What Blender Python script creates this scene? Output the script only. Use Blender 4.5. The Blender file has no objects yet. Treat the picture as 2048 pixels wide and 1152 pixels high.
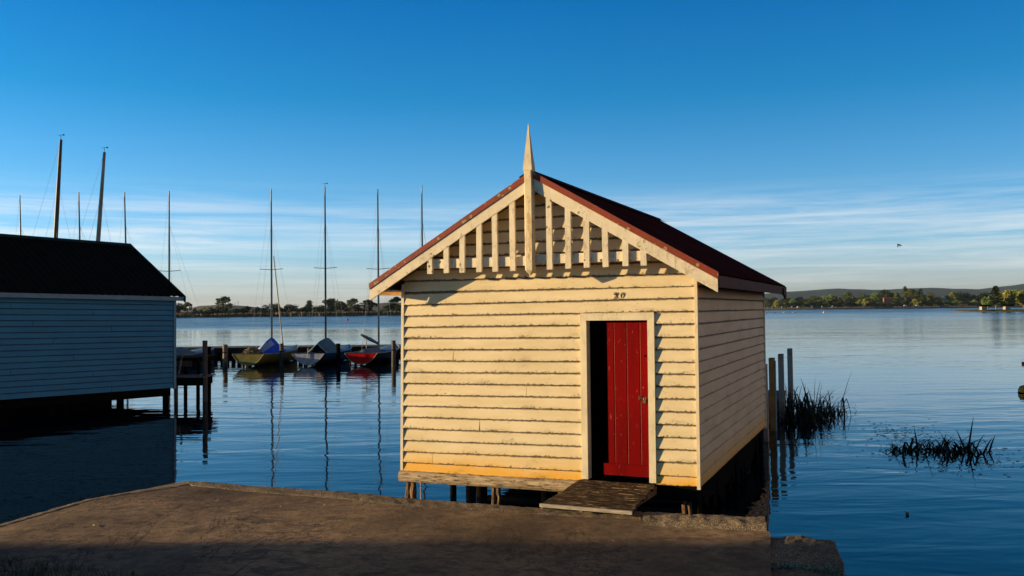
import bpy, bmesh, math, random
from mathutils import Vector, Matrix, noise
random.seed(7)
sc = bpy.context.scene
col = sc.collection
PI = math.pi
def R(d): return math.radians(d)

# ------------------------------------------------------------------ camera
F_PX, HC = 1750.0, 2.7
PITCH, ROLL = math.atan(45/1750.0), 0.0106
fw = Vector((0, math.cos(PITCH), math.sin(PITCH)))
r0 = Vector((1, 0, 0)); u0 = r0.cross(fw)
rt = math.cos(ROLL)*r0 - math.sin(ROLL)*u0
up = math.sin(ROLL)*r0 + math.cos(ROLL)*u0
cd = bpy.data.cameras.new('camera'); cam = bpy.data.objects.new('camera', cd); col.objects.link(cam)
m3 = Matrix((rt, up, -fw)).transposed()
cam.matrix_world = Matrix.Translation((0, 0, HC)) @ m3.to_4x4()
cd.sensor_width = 36; cd.lens = F_PX/2048*36; cd.clip_start = 0.1; cd.clip_end = 40000
sc.camera = cam
def at(px, py, Y):
    d = fw*F_PX + rt*(px-1024) + up*(576-py)
    return Vector((0, 0, HC)) + d*(Y/d.y)

# ------------------------------------------------------------------ light
SUN_DIR = Vector((0.85, -0.005, -0.097)).normalized()        # the way the light travels
SUN_EL = math.asin(-SUN_DIR.z)
sd = bpy.data.lights.new('sun', 'SUN'); sd.energy = 5.0; sd.angle = R(0.5); sd.color = (1.0, 0.76, 0.43)
so = bpy.data.objects.new('sun', sd); col.objects.link(so)
so.rotation_euler = SUN_DIR.to_track_quat('-Z', 'Y').to_euler()
sc.view_settings.view_transform = 'Standard'; sc.view_settings.look = 'None'
sc.view_settings.exposure = 0.72; sc.view_settings.gamma = 1.0

w = bpy.data.worlds.new('World'); sc.world = w; w.use_nodes = True
nt = w.node_tree; nt.nodes.clear()
def N(nt, t, **k):
    n = nt.nodes.new(t)
    for a, b in k.items(): setattr(n, a, b)
    return n
def ramp(nt, fac, stops, interp='LINEAR'):
    r = N(nt, 'ShaderNodeValToRGB'); cr = r.color_ramp; cr.interpolation = interp
    while len(cr.elements) > 1: cr.elements.remove(cr.elements[-1])
    for i, (p, c) in enumerate(stops):
        e = cr.elements[0] if i == 0 else cr.elements.new(p)
        e.position = p; e.color = (c[0], c[1], c[2], 1) if isinstance(c, tuple) else (c, c, c, 1)
    if fac is not None: nt.links.new(fac, r.inputs[0])
    return r.outputs[0]
def mathn(nt, op, a, b=None, c=None, clamp=False):
    n = N(nt, 'ShaderNodeMath', operation=op); n.use_clamp = clamp
    for i, v in enumerate((a, b, c)):
        if v is None: continue
        if isinstance(v, (int, float)): n.inputs[i].default_value = v
        else: nt.links.new(v, n.inputs[i])
    return n.outputs[0]
def mixc(nt, f, a, b, mode='MIX'):
    n = N(nt, 'ShaderNodeMix', data_type='RGBA', blend_type=mode)
    for s, v in ((0, f), (6, a), (7, b)):
        if isinstance(v, (int, float)): n.inputs[s].default_value = v if s == 0 else (v, v, v, 1)
        elif isinstance(v, tuple): n.inputs[s].default_value = (v[0], v[1], v[2], 1)
        else: nt.links.new(v, n.inputs[s])
    return n.outputs[2]
def noisen(nt, vec, scale, detail=4, rough=.55, dist=0., dims='3D'):
    n = N(nt, 'ShaderNodeTexNoise', noise_dimensions=dims)
    n.inputs['Scale'].default_value = scale; n.inputs['Detail'].default_value = detail
    n.inputs['Roughness'].default_value = rough; n.inputs['Distortion'].default_value = dist
    if vec is not None: nt.links.new(vec, n.inputs['Vector'])
    return n.outputs['Fac']
def mapping(nt, vec, scale=(1, 1, 1), loc=(0, 0, 0), rot=(0, 0, 0)):
    n = N(nt, 'ShaderNodeMapping'); n.inputs['Scale'].default_value = scale
    n.inputs['Location'].default_value = loc; n.inputs['Rotation'].default_value = rot
    nt.links.new(vec, n.inputs['Vector']); return n.outputs[0]

sky = N(nt, 'ShaderNodeTexSky', sky_type='NISHITA'); sky.sun_disc = False
sky.sun_elevation = SUN_EL; sky.sun_rotation = R(-90); sky.air_density = 1.0; sky.dust_density = 0.4; sky.ozone_density = 3.0
tc = N(nt, 'ShaderNodeTexCoord'); sep = N(nt, 'ShaderNodeSeparateXYZ'); nt.links.new(tc.outputs['Generated'], sep.inputs[0])
z = mathn(nt, 'MAXIMUM', sep.outputs[2], 0.0)
grade = ramp(nt, z, [
    (0.0, (.44, .49, .90)), (0.03, (.42, .49, .82)), (0.07, (.36, .51, .78)), (0.14, (.225, .45, .64)), (0.235, (.040, .365, .54)), (0.335, (.000, .305, .54)), (0.42, (.004, .095, .21)), (0.7, (.008, .036, .078)), (1.0, (.008, .032, .066))])
base = mixc(nt, 1.0, mixc(nt, 1.0, sky.outputs[0], grade, 'MULTIPLY'), 2.0, 'MULTIPLY')
# warm fill added in the unseen sky opposite the sun, lighting the side wall
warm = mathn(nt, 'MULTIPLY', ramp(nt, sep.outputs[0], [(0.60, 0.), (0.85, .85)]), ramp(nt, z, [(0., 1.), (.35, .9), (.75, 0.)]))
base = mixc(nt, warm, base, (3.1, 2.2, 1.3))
dim = ramp(nt, sep.outputs[0], [(0.0, 1.), (.5, .80)])
base = mixc(nt, 1.0, base, dim, 'MULTIPLY')
# thin cirrus streaks in a low band
cv = mapping(nt, tc.outputs['Generated'], (3.0, 3.0, 74))
n1 = noisen(nt, cv, 1.0, 8, .66, .5)
n2 = noisen(nt, mapping(nt, tc.outputs['Generated'], (1.6, 1.6, 9), (3, 1, 0)), 1.0, 3, .5, .3)
streak = ramp(nt, n1, [(0.38, 0.0), (0.64, 1.0)])
patch = ramp(nt, n2, [(0.34, 0.35), (0.54, 1.0)])
band = ramp(nt, z, [(0.0, 0.30), (0.04, 0.75), (0.085, 0.95), (0.11, 0.60), (0.13, 0.12), (0.145, 0.0)])
cm = mathn(nt, 'MULTIPLY', mathn(nt, 'MULTIPLY', streak, patch), band, clamp=True)
cm = mathn(nt, 'MULTIPLY', cm, ramp(nt, sep.outputs[0], [(0.05, 1.), (.4, .60)]))
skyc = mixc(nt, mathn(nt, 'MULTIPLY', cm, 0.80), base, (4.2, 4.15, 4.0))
bg = N(nt, 'ShaderNodeBackground'); bg.inputs['Strength'].default_value = 0.15
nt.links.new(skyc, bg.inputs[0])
wo = N(nt, 'ShaderNodeOutputWorld'); nt.links.new(bg.outputs[0], wo.inputs[0])

# ------------------------------------------------------------------ materials
def material(name, build):
    m = bpy.data.materials.new(name); m.use_nodes = True; t = m.node_tree
    p = t.nodes['Principled BSDF']; build(t, p); return m
def oc(t): return N(t, 'ShaderNodeTexCoord').outputs['Object']
def simple(name, c1, c2=None, scale=6, rough=.7, metal=0, stretch=(1, 1, 1), bump=0.0, flecks=None, fleck_scale=40, fleck_at=.66, spec=.15, detail=5):
    def b(t, p):
        v = mapping(t, oc(t), stretch)
        n = noisen(t, v, scale, detail, .6)
        c = mixc(t, ramp(t, n, [(.35, 0.), (.65, 1.)]), c1, c2 or tuple(x*.72 for x in c1))
        if flecks:
            f = noisen(t, v, fleck_scale, 4, .7)
            c = mixc(t, ramp(t, f, [(fleck_at, 0.), (fleck_at+.04, 1.)]), c, flecks)
        t.links.new(c, p.inputs['Base Color'])
        p.inputs['Roughness'].default_value = rough; p.inputs['Metallic'].default_value = metal
        p.inputs['Specular IOR Level'].default_value = spec
        if bump:
            bn = N(t, 'ShaderNodeBump'); bn.inputs['Strength'].default_value = 1.0; bn.inputs['Distance'].default_value = bump
            t.links.new(noisen(t, v, scale*5, 4, .65), bn.inputs['Height']); t.links.new(bn.outputs[0], p.inputs['Normal'])
    return material(name, b)

def paint(name, base, c2, stain=True, pitch_z0=.677, pitch=.1545, dirt=1.0, line=(.06, .032, .014)):
    """old oil paint on weatherboards: fine flecks, dirt gathered along each lower edge, cracks, yellow staining by the water"""
    def b(t, p):
        o = oc(t); s = N(t, 'ShaderNodeSeparateXYZ'); t.links.new(o, s.inputs[0])
        v = mapping(t, o, (1, 1, 3.2))
        big = noisen(t, mapping(t, o, (.7, .7, 3)), 1.6, 4, .6)
        c = mixc(t, ramp(t, big, [(.36, 0.), (.66, 1.)]), base, c2)
        if stain:
            h = mathn(t, 'ADD', s.outputs[2], mathn(t, 'MULTIPLY', noisen(t, o, 2.5, 4, .6), .22))
            lo = ramp(t, h, [(.55, 1.), (.85, .55), (1.3, 0.)])
            c = mixc(t, mathn(t, 'MULTIPLY', lo, .85), c, (base[0]*.95, base[1]*.72, base[2]*.28))
            lo2 = ramp(t, h, [(.68, 1.), (.80, 0.)])
            c = mixc(t, mathn(t, 'MULTIPLY', lo2, .85), c, (base[0]*1.0, base[1]*.60, base[2]*.06))
        # fraction within the board
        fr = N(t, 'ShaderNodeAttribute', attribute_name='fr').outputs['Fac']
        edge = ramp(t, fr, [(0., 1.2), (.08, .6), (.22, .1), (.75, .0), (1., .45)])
        fl = noisen(t, mapping(t, o, (1, 1, 1.6)), 26, 6, .72)
        zone = noisen(t, mapping(t, o, (1, 1, 2.5)), 1.7, 3, .6)
        thr = mathn(t, 'ADD', fl, mathn(t, 'ADD', mathn(t, 'MULTIPLY', edge, .16), mathn(t, 'MULTIPLY', mathn(t, 'SUBTRACT', zone, .5), .22)))
        sp_ = noisen(t, mapping(t, o, (1, 1, 1.3)), 60, 3, .6)
        fm = mathn(t, 'MAXIMUM', ramp(t, thr, [(.665, 0.), (.715, 1.)]), mathn(t, 'MULTIPLY', ramp(t, sp_, [(.67, 0.), (.70, 1.)]), ramp(t, zone, [(.42, 0.), (.55, .8)])))
        c = mixc(t, mathn(t, 'MULTIPLY', fm, .85*dirt), c, (.10, .055, .02))
        # dark line: grime plus painted shadow under each lap and along the lower arris
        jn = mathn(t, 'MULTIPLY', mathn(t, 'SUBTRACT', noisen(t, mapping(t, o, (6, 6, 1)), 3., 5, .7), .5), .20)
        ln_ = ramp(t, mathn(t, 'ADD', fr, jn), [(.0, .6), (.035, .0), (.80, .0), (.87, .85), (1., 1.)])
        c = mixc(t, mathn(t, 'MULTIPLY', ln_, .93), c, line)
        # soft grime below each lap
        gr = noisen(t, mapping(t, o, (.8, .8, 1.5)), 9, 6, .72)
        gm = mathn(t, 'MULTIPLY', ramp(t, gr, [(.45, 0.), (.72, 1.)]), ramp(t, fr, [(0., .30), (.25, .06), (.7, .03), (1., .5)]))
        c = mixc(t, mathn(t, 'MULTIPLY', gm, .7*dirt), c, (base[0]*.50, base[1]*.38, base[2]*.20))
        # hairline cracks along the grain
        ck = noisen(t, mapping(t, o, (2.2, 2.2, 30)), 3.0, 5, .7, .6)
        cz = ramp(t, ck, [(.485, 0.), (.499, 1.), (.503, 1.), (.517, 0.)])
        ckm = mathn(t, 'MULTIPLY', mathn(t, 'MULTIPLY', cz, ramp(t, zone, [(.56, 0.), (.66, 1.)])), ramp(t, fr, [(.15, 1.), (.45, .25)]))
        c = mixc(t, mathn(t, 'MULTIPLY', ckm, .75*dirt), c, (.14, .08, .03))
        t.links.new(c, p.inputs['Base Color']); p.inputs['Roughness'].default_value = .62
        p.inputs['Specular IOR Level'].default_value = .3
        bn = N(t, 'ShaderNodeBump'); bn.inputs['Distance'].default_value = .004; bn.inputs['Strength'].default_value = .8
        hh = mathn(t, 'SUBTRACT', mathn(t, 'MULTIPLY', noisen(t, v, 18, 5, .6), .5), mathn(t, 'ADD', fm, ckm))
        t.links.new(hh, bn.inputs['Height']); t.links.new(bn.outputs[0], p.inputs['Normal'])
    return material(name, b)

def trim_paint(name, base, bare, amt=.0, lichen=None, lichen_amt=.0):
    def b(t, p):
        o = oc(t)
        c = mixc(t, ramp(t, noisen(t, o, 3, 4, .6), [(.35, 0.), (.65, 1.)]), base, tuple(x*.85 for x in base))
        n = noisen(t, mapping(t, o, (1, 1, .35)), 16, 6, .7)
        bm_ = ramp(t, n, [(.64-amt, 0.), (.68-amt, 1.)])
        c = mixc(t, mathn(t, 'MULTIPLY', bm_, .8), c, bare)
        ck = noisen(t, mapping(t, o, (9, 9, 4.5) if lichen else (14, 14, 1.2)), 3.0, 5, .7, .3)
        cz = ramp(t, ck, [(.488, 0.), (.499, 1.), (.502, 1.), (.513, 0.)])
        cz = mathn(t, 'MULTIPLY', cz, ramp(t, noisen(t, o, 4, 3, .6), [(.5, .05), (.62, 1.)]))
        c = mixc(t, mathn(t, 'MULTIPLY', cz, .45), c, (.16, .10, .05))
        if lichen:
            vo = N(t, 'ShaderNodeTexVoronoi'); vo.inputs['Scale'].default_value = 10.0; vo.inputs['Randomness'].default_value = 1.0
            t.links.new(mapping(t, o, (1, 1, 1)), vo.inputs['Vector'])
            d = mathn(t, 'ADD', vo.outputs['Distance'], mathn(t, 'MULTIPLY', noisen(t, o, 30, 4, .7), .30))
            z_ = ramp(t, noisen(t, o, 1.3, 2, .5), [(.42-lichen_amt, 0.), (.52-lichen_amt, 1.)])
            lm = mathn(t, 'MULTIPLY', ramp(t, d, [(.16, .35), (.27, 1.), (.34, 1.), (.37, 0.)]), z_)
            c = mixc(t, lm, c, lichen)
        t.links.new(c, p.inputs['Base Color']); p.inputs['Roughness'].default_value = .6; p.inputs['Specular IOR Level'].default_value = .3
        bn = N(t, 'ShaderNodeBump'); bn.inputs['Distance'].default_value = .004
        t.links.new(mathn(t, 'ADD', n, mathn(t, 'MULTIPLY', cz, -.5)), bn.inputs['Height']); t.links.new(bn.outputs[0], p.inputs['Normal'])
    return material(name, b)

CREAM = (.80, .63, .37); CREAM2 = (.69, .53, .28)
M = {}
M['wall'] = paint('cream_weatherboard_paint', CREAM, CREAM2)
M['side'] = paint('cream_side_warm_light', (.88, .60, .36), (.76, .51, .30), dirt=.6)  # same cream as the front, reddened to carry the side's warm light
M['trim'] = trim_paint('cream_trim_paint', (.82, .66, .42), (.45, .30, .15), -.02)
M['barge'] = trim_paint('flaking_cream_paint', (.80, .66, .44), (.50, .38, .22), .06, (.13, .12, .06), -.06)
M['post'] = trim_paint('worn_post_paint', (.78, .62, .36), (.52, .30, .10), .10)
M['frame'] = trim_paint('door_frame_paint', (.83, .68, .42), (.55, .40, .20), -.08)
M['flash'] = trim_paint('red_flashing_paint', (.25, .034, .007), (.15, .022, .006), -.04, (.34, .27, .13), .17)
M['roof'] = simple('maroon_roof_iron', (.075, .010, .007), (.042, .007, .006), 2.5, .85, 0, (1, .3, 1), .0, (.09, .04, .03), 18, .64, spec=.05)
M['fascia'] = simple('dull_maroon_paint', (.15, .050, .035), (.10, .035, .025), 5, .7, flecks=(.3, .2, .14), fleck_scale=30)
M['door'] = simple('deep_red_door_paint', (.21, .001, .001), (.14, .001, .001), 4, .6, 0, (1, 1, .25), .001, (.55, .16, .08), 34, .655, spec=.05)
M['seam'] = simple('pale_lit_worn_edge', (.62, .30, .18), (.45, .12, .08), 12, .7, stretch=(1, 1, .3))
M['brass'] = simple('old_brass', (.50, .33, .10), (.30, .2, .08), 20, .35, 1)
M['rust'] = simple('rusty_iron', (.16, .06, .03), (.08, .03, .02), 30, .8)
M['num'] = simple('black_number_paint', (.035, .018, .01), (.07, .04, .02), 60, .6)
M['oldwood'] = simple('weathered_timber', (.44, .33, .20), (.24, .165, .09), 7, .85, 0, (1, 6, 6), .004, (.09, .06, .03), 9, .60)
M['beam'] = simple('pale_sill_timber', (.62, .46, .28), (.27, .18, .09), 5, .85, 0, (.8, 3, 6), .008, (.10, .07, .035), 8, .55)
M['ramp'] = simple('dark_mossy_ramp_timber', (.030, .014, .006), (.014, .007, .004), 8, .8, 0, (.6, 9, 4), .004, (.36, .24, .13), 9, .545)
M['rampedge'] = simple('grey_ramp_edge', (.48, .40, .30), (.30, .24, .17), 9, .85, 0, (1, 5, 5), .002, (.08, .05, .03), 20, .66)
M['stump'] = simple('rotting_stump_timber', (.30, .18, .09), (.07, .04, .02), 12, .9, 0, (3, 3, .5), .01)
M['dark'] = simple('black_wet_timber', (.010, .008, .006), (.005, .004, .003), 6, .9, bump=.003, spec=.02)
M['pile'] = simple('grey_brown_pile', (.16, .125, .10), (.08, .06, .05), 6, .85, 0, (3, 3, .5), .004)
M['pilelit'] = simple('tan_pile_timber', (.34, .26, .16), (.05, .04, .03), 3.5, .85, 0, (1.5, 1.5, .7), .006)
M['white'] = simple('worn_white_post_paint', (.52, .33, .24), (.34, .22, .16), 8, .75)
M['ochre'] = simple('ochre_post_paint', (.66, .24, .06), (.42, .16, .05), 6, .75)
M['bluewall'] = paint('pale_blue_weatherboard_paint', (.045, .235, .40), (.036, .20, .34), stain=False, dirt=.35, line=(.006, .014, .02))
M['bluefascia'] = simple('pale_fascia_paint', (.22, .34, .42), (.18, .28, .35), 4, .6)
M['greenroof'] = simple('black_green_roof_iron', (.010, .010, .008), (.006, .006, .005), 3, .8, spec=.08)
M['capgreen'] = simple('dark_green_barge_paint', (.020, .055, .045), (.014, .04, .034), 3, .5)
M['metal'] = simple('mast_aluminium', (.36, .31, .23), (.24, .20, .15), 4, .5, .2, (1, 1, .3))
M['woodmast'] = simple('dark_mast_timber', (.15, .11, .06), (.08, .06, .035), 4, .4)
M['wire'] = simple('steel_wire', (.42, .41, .39), None, 4, .5, .3)
M['deck'] = simple('pier_decking', (.20, .16, .13), (.12, .10, .08), 3, .85, 0, (6, 1, 1))
M['pierdark'] = simple('pier_face_timber', (.030, .024, .020), (.015, .012, .010), 3, .85, 0, (6, 1, 1))
def plainmat(n, c, r=.5, c2=None, sc_=5, **k): M[n] = simple(n, c, c2, sc_, r, **k)
plainmat('yellow_hull_paint', (.30, .24, .06), .45, (.17, .15, .04), 3)
plainmat('grey_hull_paint', (.55, .50, .50), .4, (.32, .30, .33), 4)
plainmat('red_hull_paint', (.62, .012, .008), .35, (.42, .01, .007), 3)
plainmat('black_hull_paint', (.02, .02, .022), .4)
plainmat('white_hull_paint', (.52, .50, .46), .4)
plainmat('navy_hull_paint', (.02, .05, .14), .35)
plainmat('blue_cover_cloth', (.04, .14, .85), .7, (.035, .11, .7), 3)
plainmat('sunlit_blue_cover_cloth', (.38, .48, .72), .75, (.30, .40, .62), 3)  # lighter blue stands for the sunlit panel of the cover
plainmat('teal_cover_cloth', (.13, .25, .31), .75, (.09, .19, .25), 3)
plainmat('grey_cover_cloth', (.20, .22, .25), .75)
plainmat('canvas_heap', (.50, .33, .15), .85, (.08, .05, .03), 5, bump=.02)
plainmat('pale_deck_paint', (.20, .34, .48), .5, (.14, .24, .36), 3)
plainmat('gunwale_timber', (.50, .36, .18), .5)
plainmat('leaf_litter', (.62, .50, .33), .8)
plainmat('mud_brown_float', (.85, .30, .02), .5, (.6, .20, .02), 6)

def slabmat(t, p):
    o = oc(t)
    a = noisen(t, o, .55, 5, .6, .3); f = noisen(t, o, 9, 6, .7); g = noisen(t, o, 70, 3, .7)
    c = mixc(t, ramp(t, a, [(.36, 0.), (.62, 1.)]), (.47, .30, .165), (.17, .108, .060))
    c = mixc(t, ramp(t, f, [(.40, 0.), (.68, .7)]), c, (.10, .068, .040))
    c = mixc(t, ramp(t, noisen(t, mapping(t, o, (1, 1.8, 1)), 2.3, 6, .75, .6), [(.52, 0.), (.60, .75)]), c, (.11, .078, .050))
    c = mixc(t, ramp(t, noisen(t, o, 28, 5, .75), [(.56, 0.), (.66, .6)]), c, (.07, .05, .034))
    c = mixc(t, ramp(t, g, [(.64, 0.), (.70, .65)]), c, (.55, .43, .29))
    ck = noisen(t, mapping(t, o, (.8, .35, 1), (4, 2, 0), (0, 0, .7)), 1.1, 6, .72, .7)
    cz = ramp(t, ck, [(.488, 0.), (.498, 1.), (.502, 1.), (.512, 0.)])
    zc = ramp(t, noisen(t, o, .35, 2, .5), [(.5, 0.), (.56, 1.)])
    c = mixc(t, mathn(t, 'MULTIPLY', mathn(t, 'MULTIPLY', cz, zc), .7), c, (.03, .02, .015))
    t.links.new(c, p.inputs['Base Color']); p.inputs['Roughness'].default_value = .92; p.inputs['Specular IOR Level'].default_value = .2
    bn = N(t, 'ShaderNodeBump'); bn.inputs['Distance'].default_value = .008
    t.links.new(mathn(t, 'ADD', mathn(t, 'MULTIPLY', f, 1.2), mathn(t, 'MULTIPLY', g, .5)), bn.inputs['Height']); t.links.new(bn.outputs[0], p.inputs['Normal'])
M['slab'] = material('worn_concrete', slabmat)
def gravelmat(t, p):
    o = oc(t); vo = N(t, 'ShaderNodeTexVoronoi'); vo.inputs['Scale'].default_value = 105; t.links.new(o, vo.inputs['Vector'])
    s = N(t, 'ShaderNodeSeparateColor'); t.links.new(vo.outputs['Color'], s.inputs[0])
    c = ramp(t, s.outputs[0], [(0., (.10, .07, .045)), (.45, (.22, .155, .09)), (.8, (.36, .26, .15)), (1., (.52, .42, .28))])
    c = mixc(t, ramp(t, noisen(t, o, 1.6, 4, .6), [(.38, 0.), (.64, .6)]), c, (.07, .05, .03))
    t.links.new(c, p.inputs['Base Color']); p.inputs['Roughness'].default_value = .9; p.inputs['Specular IOR Level'].default_value = .2
    bn = N(t, 'ShaderNodeBump'); bn.inputs['Distance'].default_value = .005
    t.links.new(mathn(t, 'SUBTRACT', 1., vo.outputs['Distance']), bn.inputs['Height']); t.links.new(bn.outputs[0], p.inputs['Normal'])
M['gravel'] = material('exposed_aggregate', gravelmat)

def watermat(t, p):
    g = N(t, 'ShaderNodeNewGeometry').outputs['Position']; s = N(t, 'ShaderNodeSeparateXYZ'); t.links.new(g, s.inputs[0])
    edge = noisen(t, mapping(t, g, (.004, .012, 0)), 1.0, 3, .5)
    dist = mathn(t, 'ADD', s.outputs[1], mathn(t, 'MULTIPLY', mathn(t, 'SUBTRACT', edge, .5), 120))
    wd = ramp(t, mathn(t, 'DIVIDE', s.outputs[0], 100), [(0., 0.), (.35, 1.)])
    e0 = ramp(t, mathn(t, 'DIVIDE', dist, 1000), [(.135, 0.), (.175, 1.)]); dist2 = mathn(t, 'ADD', dist, mathn(t, 'MULTIPLY', mathn(t, 'SUBTRACT', edge, .5), 160)); e1 = ramp(t, mathn(t, 'DIVIDE', dist2, 1000), [(.06, 0.), (.12, .22), (.22, .55), (.50, 1.)])
    far = mixc(t, wd, e0, e1)
    stv = ramp(t, noisen(t, mapping(t, g, (.05, .16, 0)), 1.0, 5, .7), [(.35, .55), (.65, 1.25)])
    far = mathn(t, 'MULTIPLY', far, stv)
    p.inputs['Base Color'].default_value = (.0015, .006, .013, 1)
    p.inputs['IOR'].default_value = 1.33
    t.links.new(mathn(t, 'ADD', mathn(t, 'MULTIPLY', far, .30), .015), p.inputs['Roughness'])
    a = noisen(t, mapping(t, g, (.42, 1.15, 0)), 1.0, 3, .5, .4)
    b_ = noisen(t, mapping(t, g, (1.4, 4.2, 0), (9, 3, 0)), 1.0, 2, .5, .3)
    c_ = noisen(t, mapping(t, g, (.12, .34, 0), (2, 7, 0)), 1.0, 2, .5)
    calm = ramp(t, noisen(t, mapping(t, g, (.05, .11, 0), (5, 0, 0)), 1.0, 2, .5), [(.35, .45), (.65, 1.0)])
    h = mathn(t, 'ADD', mathn(t, 'MULTIPLY', a, .046), mathn(t, 'ADD', mathn(t, 'MULTIPLY', b_, .0045), mathn(t, 'MULTIPLY', c_, .04)))
    h = mathn(t, 'MULTIPLY', h, calm)
    bn = N(t, 'ShaderNodeBump'); bn.inputs['Distance'].default_value = 1.0; bn.inputs['Strength'].default_value = .55
    t.links.new(h, bn.inputs['Height']); t.links.new(bn.outputs[0], p.inputs['Normal'])
M['water'] = material('lake_water', watermat)

def leafmat(name, c1, c2, c3=None):
    def b(t, p):
        o = oc(t); n = noisen(t, o, .45, 3, .6)
        c = ramp(t, n, [(.3, c1), (.55, c2), (.75, c3 or c2)])
        t.links.new(c, p.inputs['Base Color']); p.inputs['Roughness'].default_value = .7; p.inputs['Specular IOR Level'].default_value = .25
    M[name] = material(name, b)
leafmat('dark_foliage', (.022, .036, .014), (.042, .062, .020), (.070, .090, .028))
leafmat('mid_foliage', (.06, .095, .022), (.11, .155, .032), (.16, .20, .040))
leafmat('olive_foliage', (.12, .13, .032), (.20, .19, .042), (.27, .24, .05))
leafmat('autumn_foliage', (.13, .085, .03), (.19, .125, .038), (.24, .17, .05))
leafmat('bark', (.16, .12, .08), (.22, .17, .12), (.28, .23, .17))
leafmat('reed_leaf', (.010, .014, .006), (.018, .022, .009), (.028, .028, .012))
leafmat('lawn_blade', (.012, .024, .006), (.022, .040, .009), (.035, .05, .014))
leafmat('shore_reeds', (.07, .055, .024), (.11, .08, .034), (.07, .075, .026))
def farland(name, c1, c2, sc_): M[name] = simple(name, c1, c2, sc_, .95, spec=.1, detail=6)
farland('shore_grass', (.15, .12, .06), (.09, .09, .035), .03)
farland('dry_bank', (.30, .20, .10), (.16, .11, .05), .05)
farland('hill_forest', (.014, .034, .034), (.028, .052, .044), .008)
farland('dry_hill', (.16, .13, .09), (.09, .085, .055), .006)
farland('ground_turf', (.05, .06, .025), (.08, .07, .035), 1.5)

# ------------------------------------------------------------------ mesh helpers
class MB:
    def __init__(s): s.v = []; s.f = []; s.mi = []; s.sm = []; s.fr = {}
    def add(s, vs, fs, mi=0, smooth=False):
        b = len(s.v); s.v += [tuple(v) for v in vs]
        for f in fs: s.f.append(tuple(b+i for i in f)); s.mi.append(mi); s.sm.append(smooth)
    def box(s, x0, x1, y0, y1, z0, z1, mi=0, M_=None):
        vs = [Vector(c) for c in ((x0,y0,z0),(x1,y0,z0),(x1,y1,z0),(x0,y1,z0),(x0,y0,z1),(x1,y0,z1),(x1,y1,z1),(x0,y1,z1))]
        if M_: vs = [M_ @ v for v in vs]
        s.add(vs, [(0,3,2,1),(4,5,6,7),(0,1,5,4),(1,2,6,5),(2,3,7,6),(3,0,4,7)], mi)
    def prism(s, poly, axis, a, b, mi=0):
        """poly: 2D points; extruded along axis ('x','y','z') from a to b"""
        def P(p, t): return {'y': (p[0], t, p[1]), 'x': (t, p[0], p[1]), 'z': (p[0], p[1], t)}[axis]
        n = len(poly); vs = [P(p, a) for p in poly]+[P(p, b) for p in poly]
        fs = [tuple(range(n)), tuple(range(2*n-1, n-1, -1))]+[(i, i+n, (i+1) % n+n, (i+1) % n) for i in range(n)]
        s.add(vs, fs, mi)
    def tube(s, pts, rads, n=8, mi=0, caps=True, jitter=0, smooth=True):
        pts = [Vector(p) for p in pts]
        if isinstance(rads, (int, float)): rads = [rads]*len(pts)
        rings = []
        for i, p in enumerate(pts):
            d = (pts[min(i+1, len(pts)-1)]-pts[max(i-1, 0)]).normalized()
            q = Vector((0, 0, 1)) if abs(d.z) < .9 else Vector((1, 0, 0))
            a = d.cross(q).normalized(); b = d.cross(a)
            rings.append([p+(a*math.cos(2*PI*k/n)+b*math.sin(2*PI*k/n))*rads[i]*(1+random.uniform(-jitter, jitter)) for k in range(n)])
        vs = [v for r in rings for v in r]; fs = []
        for i in range(len(pts)-1):
            for k in range(n): fs.append((i*n+k, i*n+(k+1) % n, (i+1)*n+(k+1) % n, (i+1)*n+k))
        s.add(vs, fs, mi, smooth)
        if caps: s.add(rings[0], [tuple(range(n))], mi); s.add(rings[-1], [tuple(reversed(range(n)))], mi)
    def mesh(s, name, mats):
        me = bpy.data.meshes.new(name); me.from_pydata(s.v, [], s.f)
        for m in (mats if isinstance(mats, (list, tuple)) else [mats]): me.materials.append(m)
        me.polygons.foreach_set('material_index', s.mi); me.polygons.foreach_set('use_smooth', s.sm)
        if s.fr:
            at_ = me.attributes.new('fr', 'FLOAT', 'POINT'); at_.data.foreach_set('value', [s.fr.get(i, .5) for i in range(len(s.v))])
        bm = bmesh.new(); bm.from_mesh(me)
        if len(bm.faces) < 60000 and not getattr(s, 'loose', False): bmesh.ops.recalc_face_normals(bm, faces=bm.faces)
        bm.to_mesh(me); bm.free(); me.update(); return me
    def build(s, name, mats, parent=None, loc=None, rz=0):
        o = bpy.data.objects.new(name, s.mesh(name, mats)); col.objects.link(o)
        if parent: o.parent = parent
        if loc is not None: o.location = loc; o.rotation_euler.z = rz
        return o
def tag(o, label=None, cat=None, group=None, kind=None):
    if label: o['label'] = label
    if cat: o['category'] = cat
    if group: o['group'] = group
    if kind: o['kind'] = kind
    return o
def empty(name, loc, rz=0, label=None, cat=None, group=None):
    o = bpy.data.objects.new(name, None); col.objects.link(o); o.location = loc; o.rotation_euler.z = rz
    o.empty_display_size = .3
    return tag(o, label, cat, group)
def copy_tree(o, parent=None):
    c = o.copy(); col.objects.link(c)
    if parent: c.parent = parent
    for ch in list(o.children): copy_tree(ch, c)
    return c
def rnd(a, b): return random.uniform(a, b)

# ================================================================== SETTING
wm = MB(); wm.add([(-9000, -300, 0), (9000, -300, 0), (9000, 9000, 0), (-9000, 9000, 0)], [(0, 1, 2, 3)])
tag(wm.build('water', M['water']), kind='structure')
bed = MB(); bed.add([(-9500, -400, -4), (9500, -400, -4), (9500, 9500, -4), (-9500, 9500, -4)], [(0, 1, 2, 3)])
tag(bed.build('lake_bed', M['ground_turf']), kind='structure')

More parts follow.
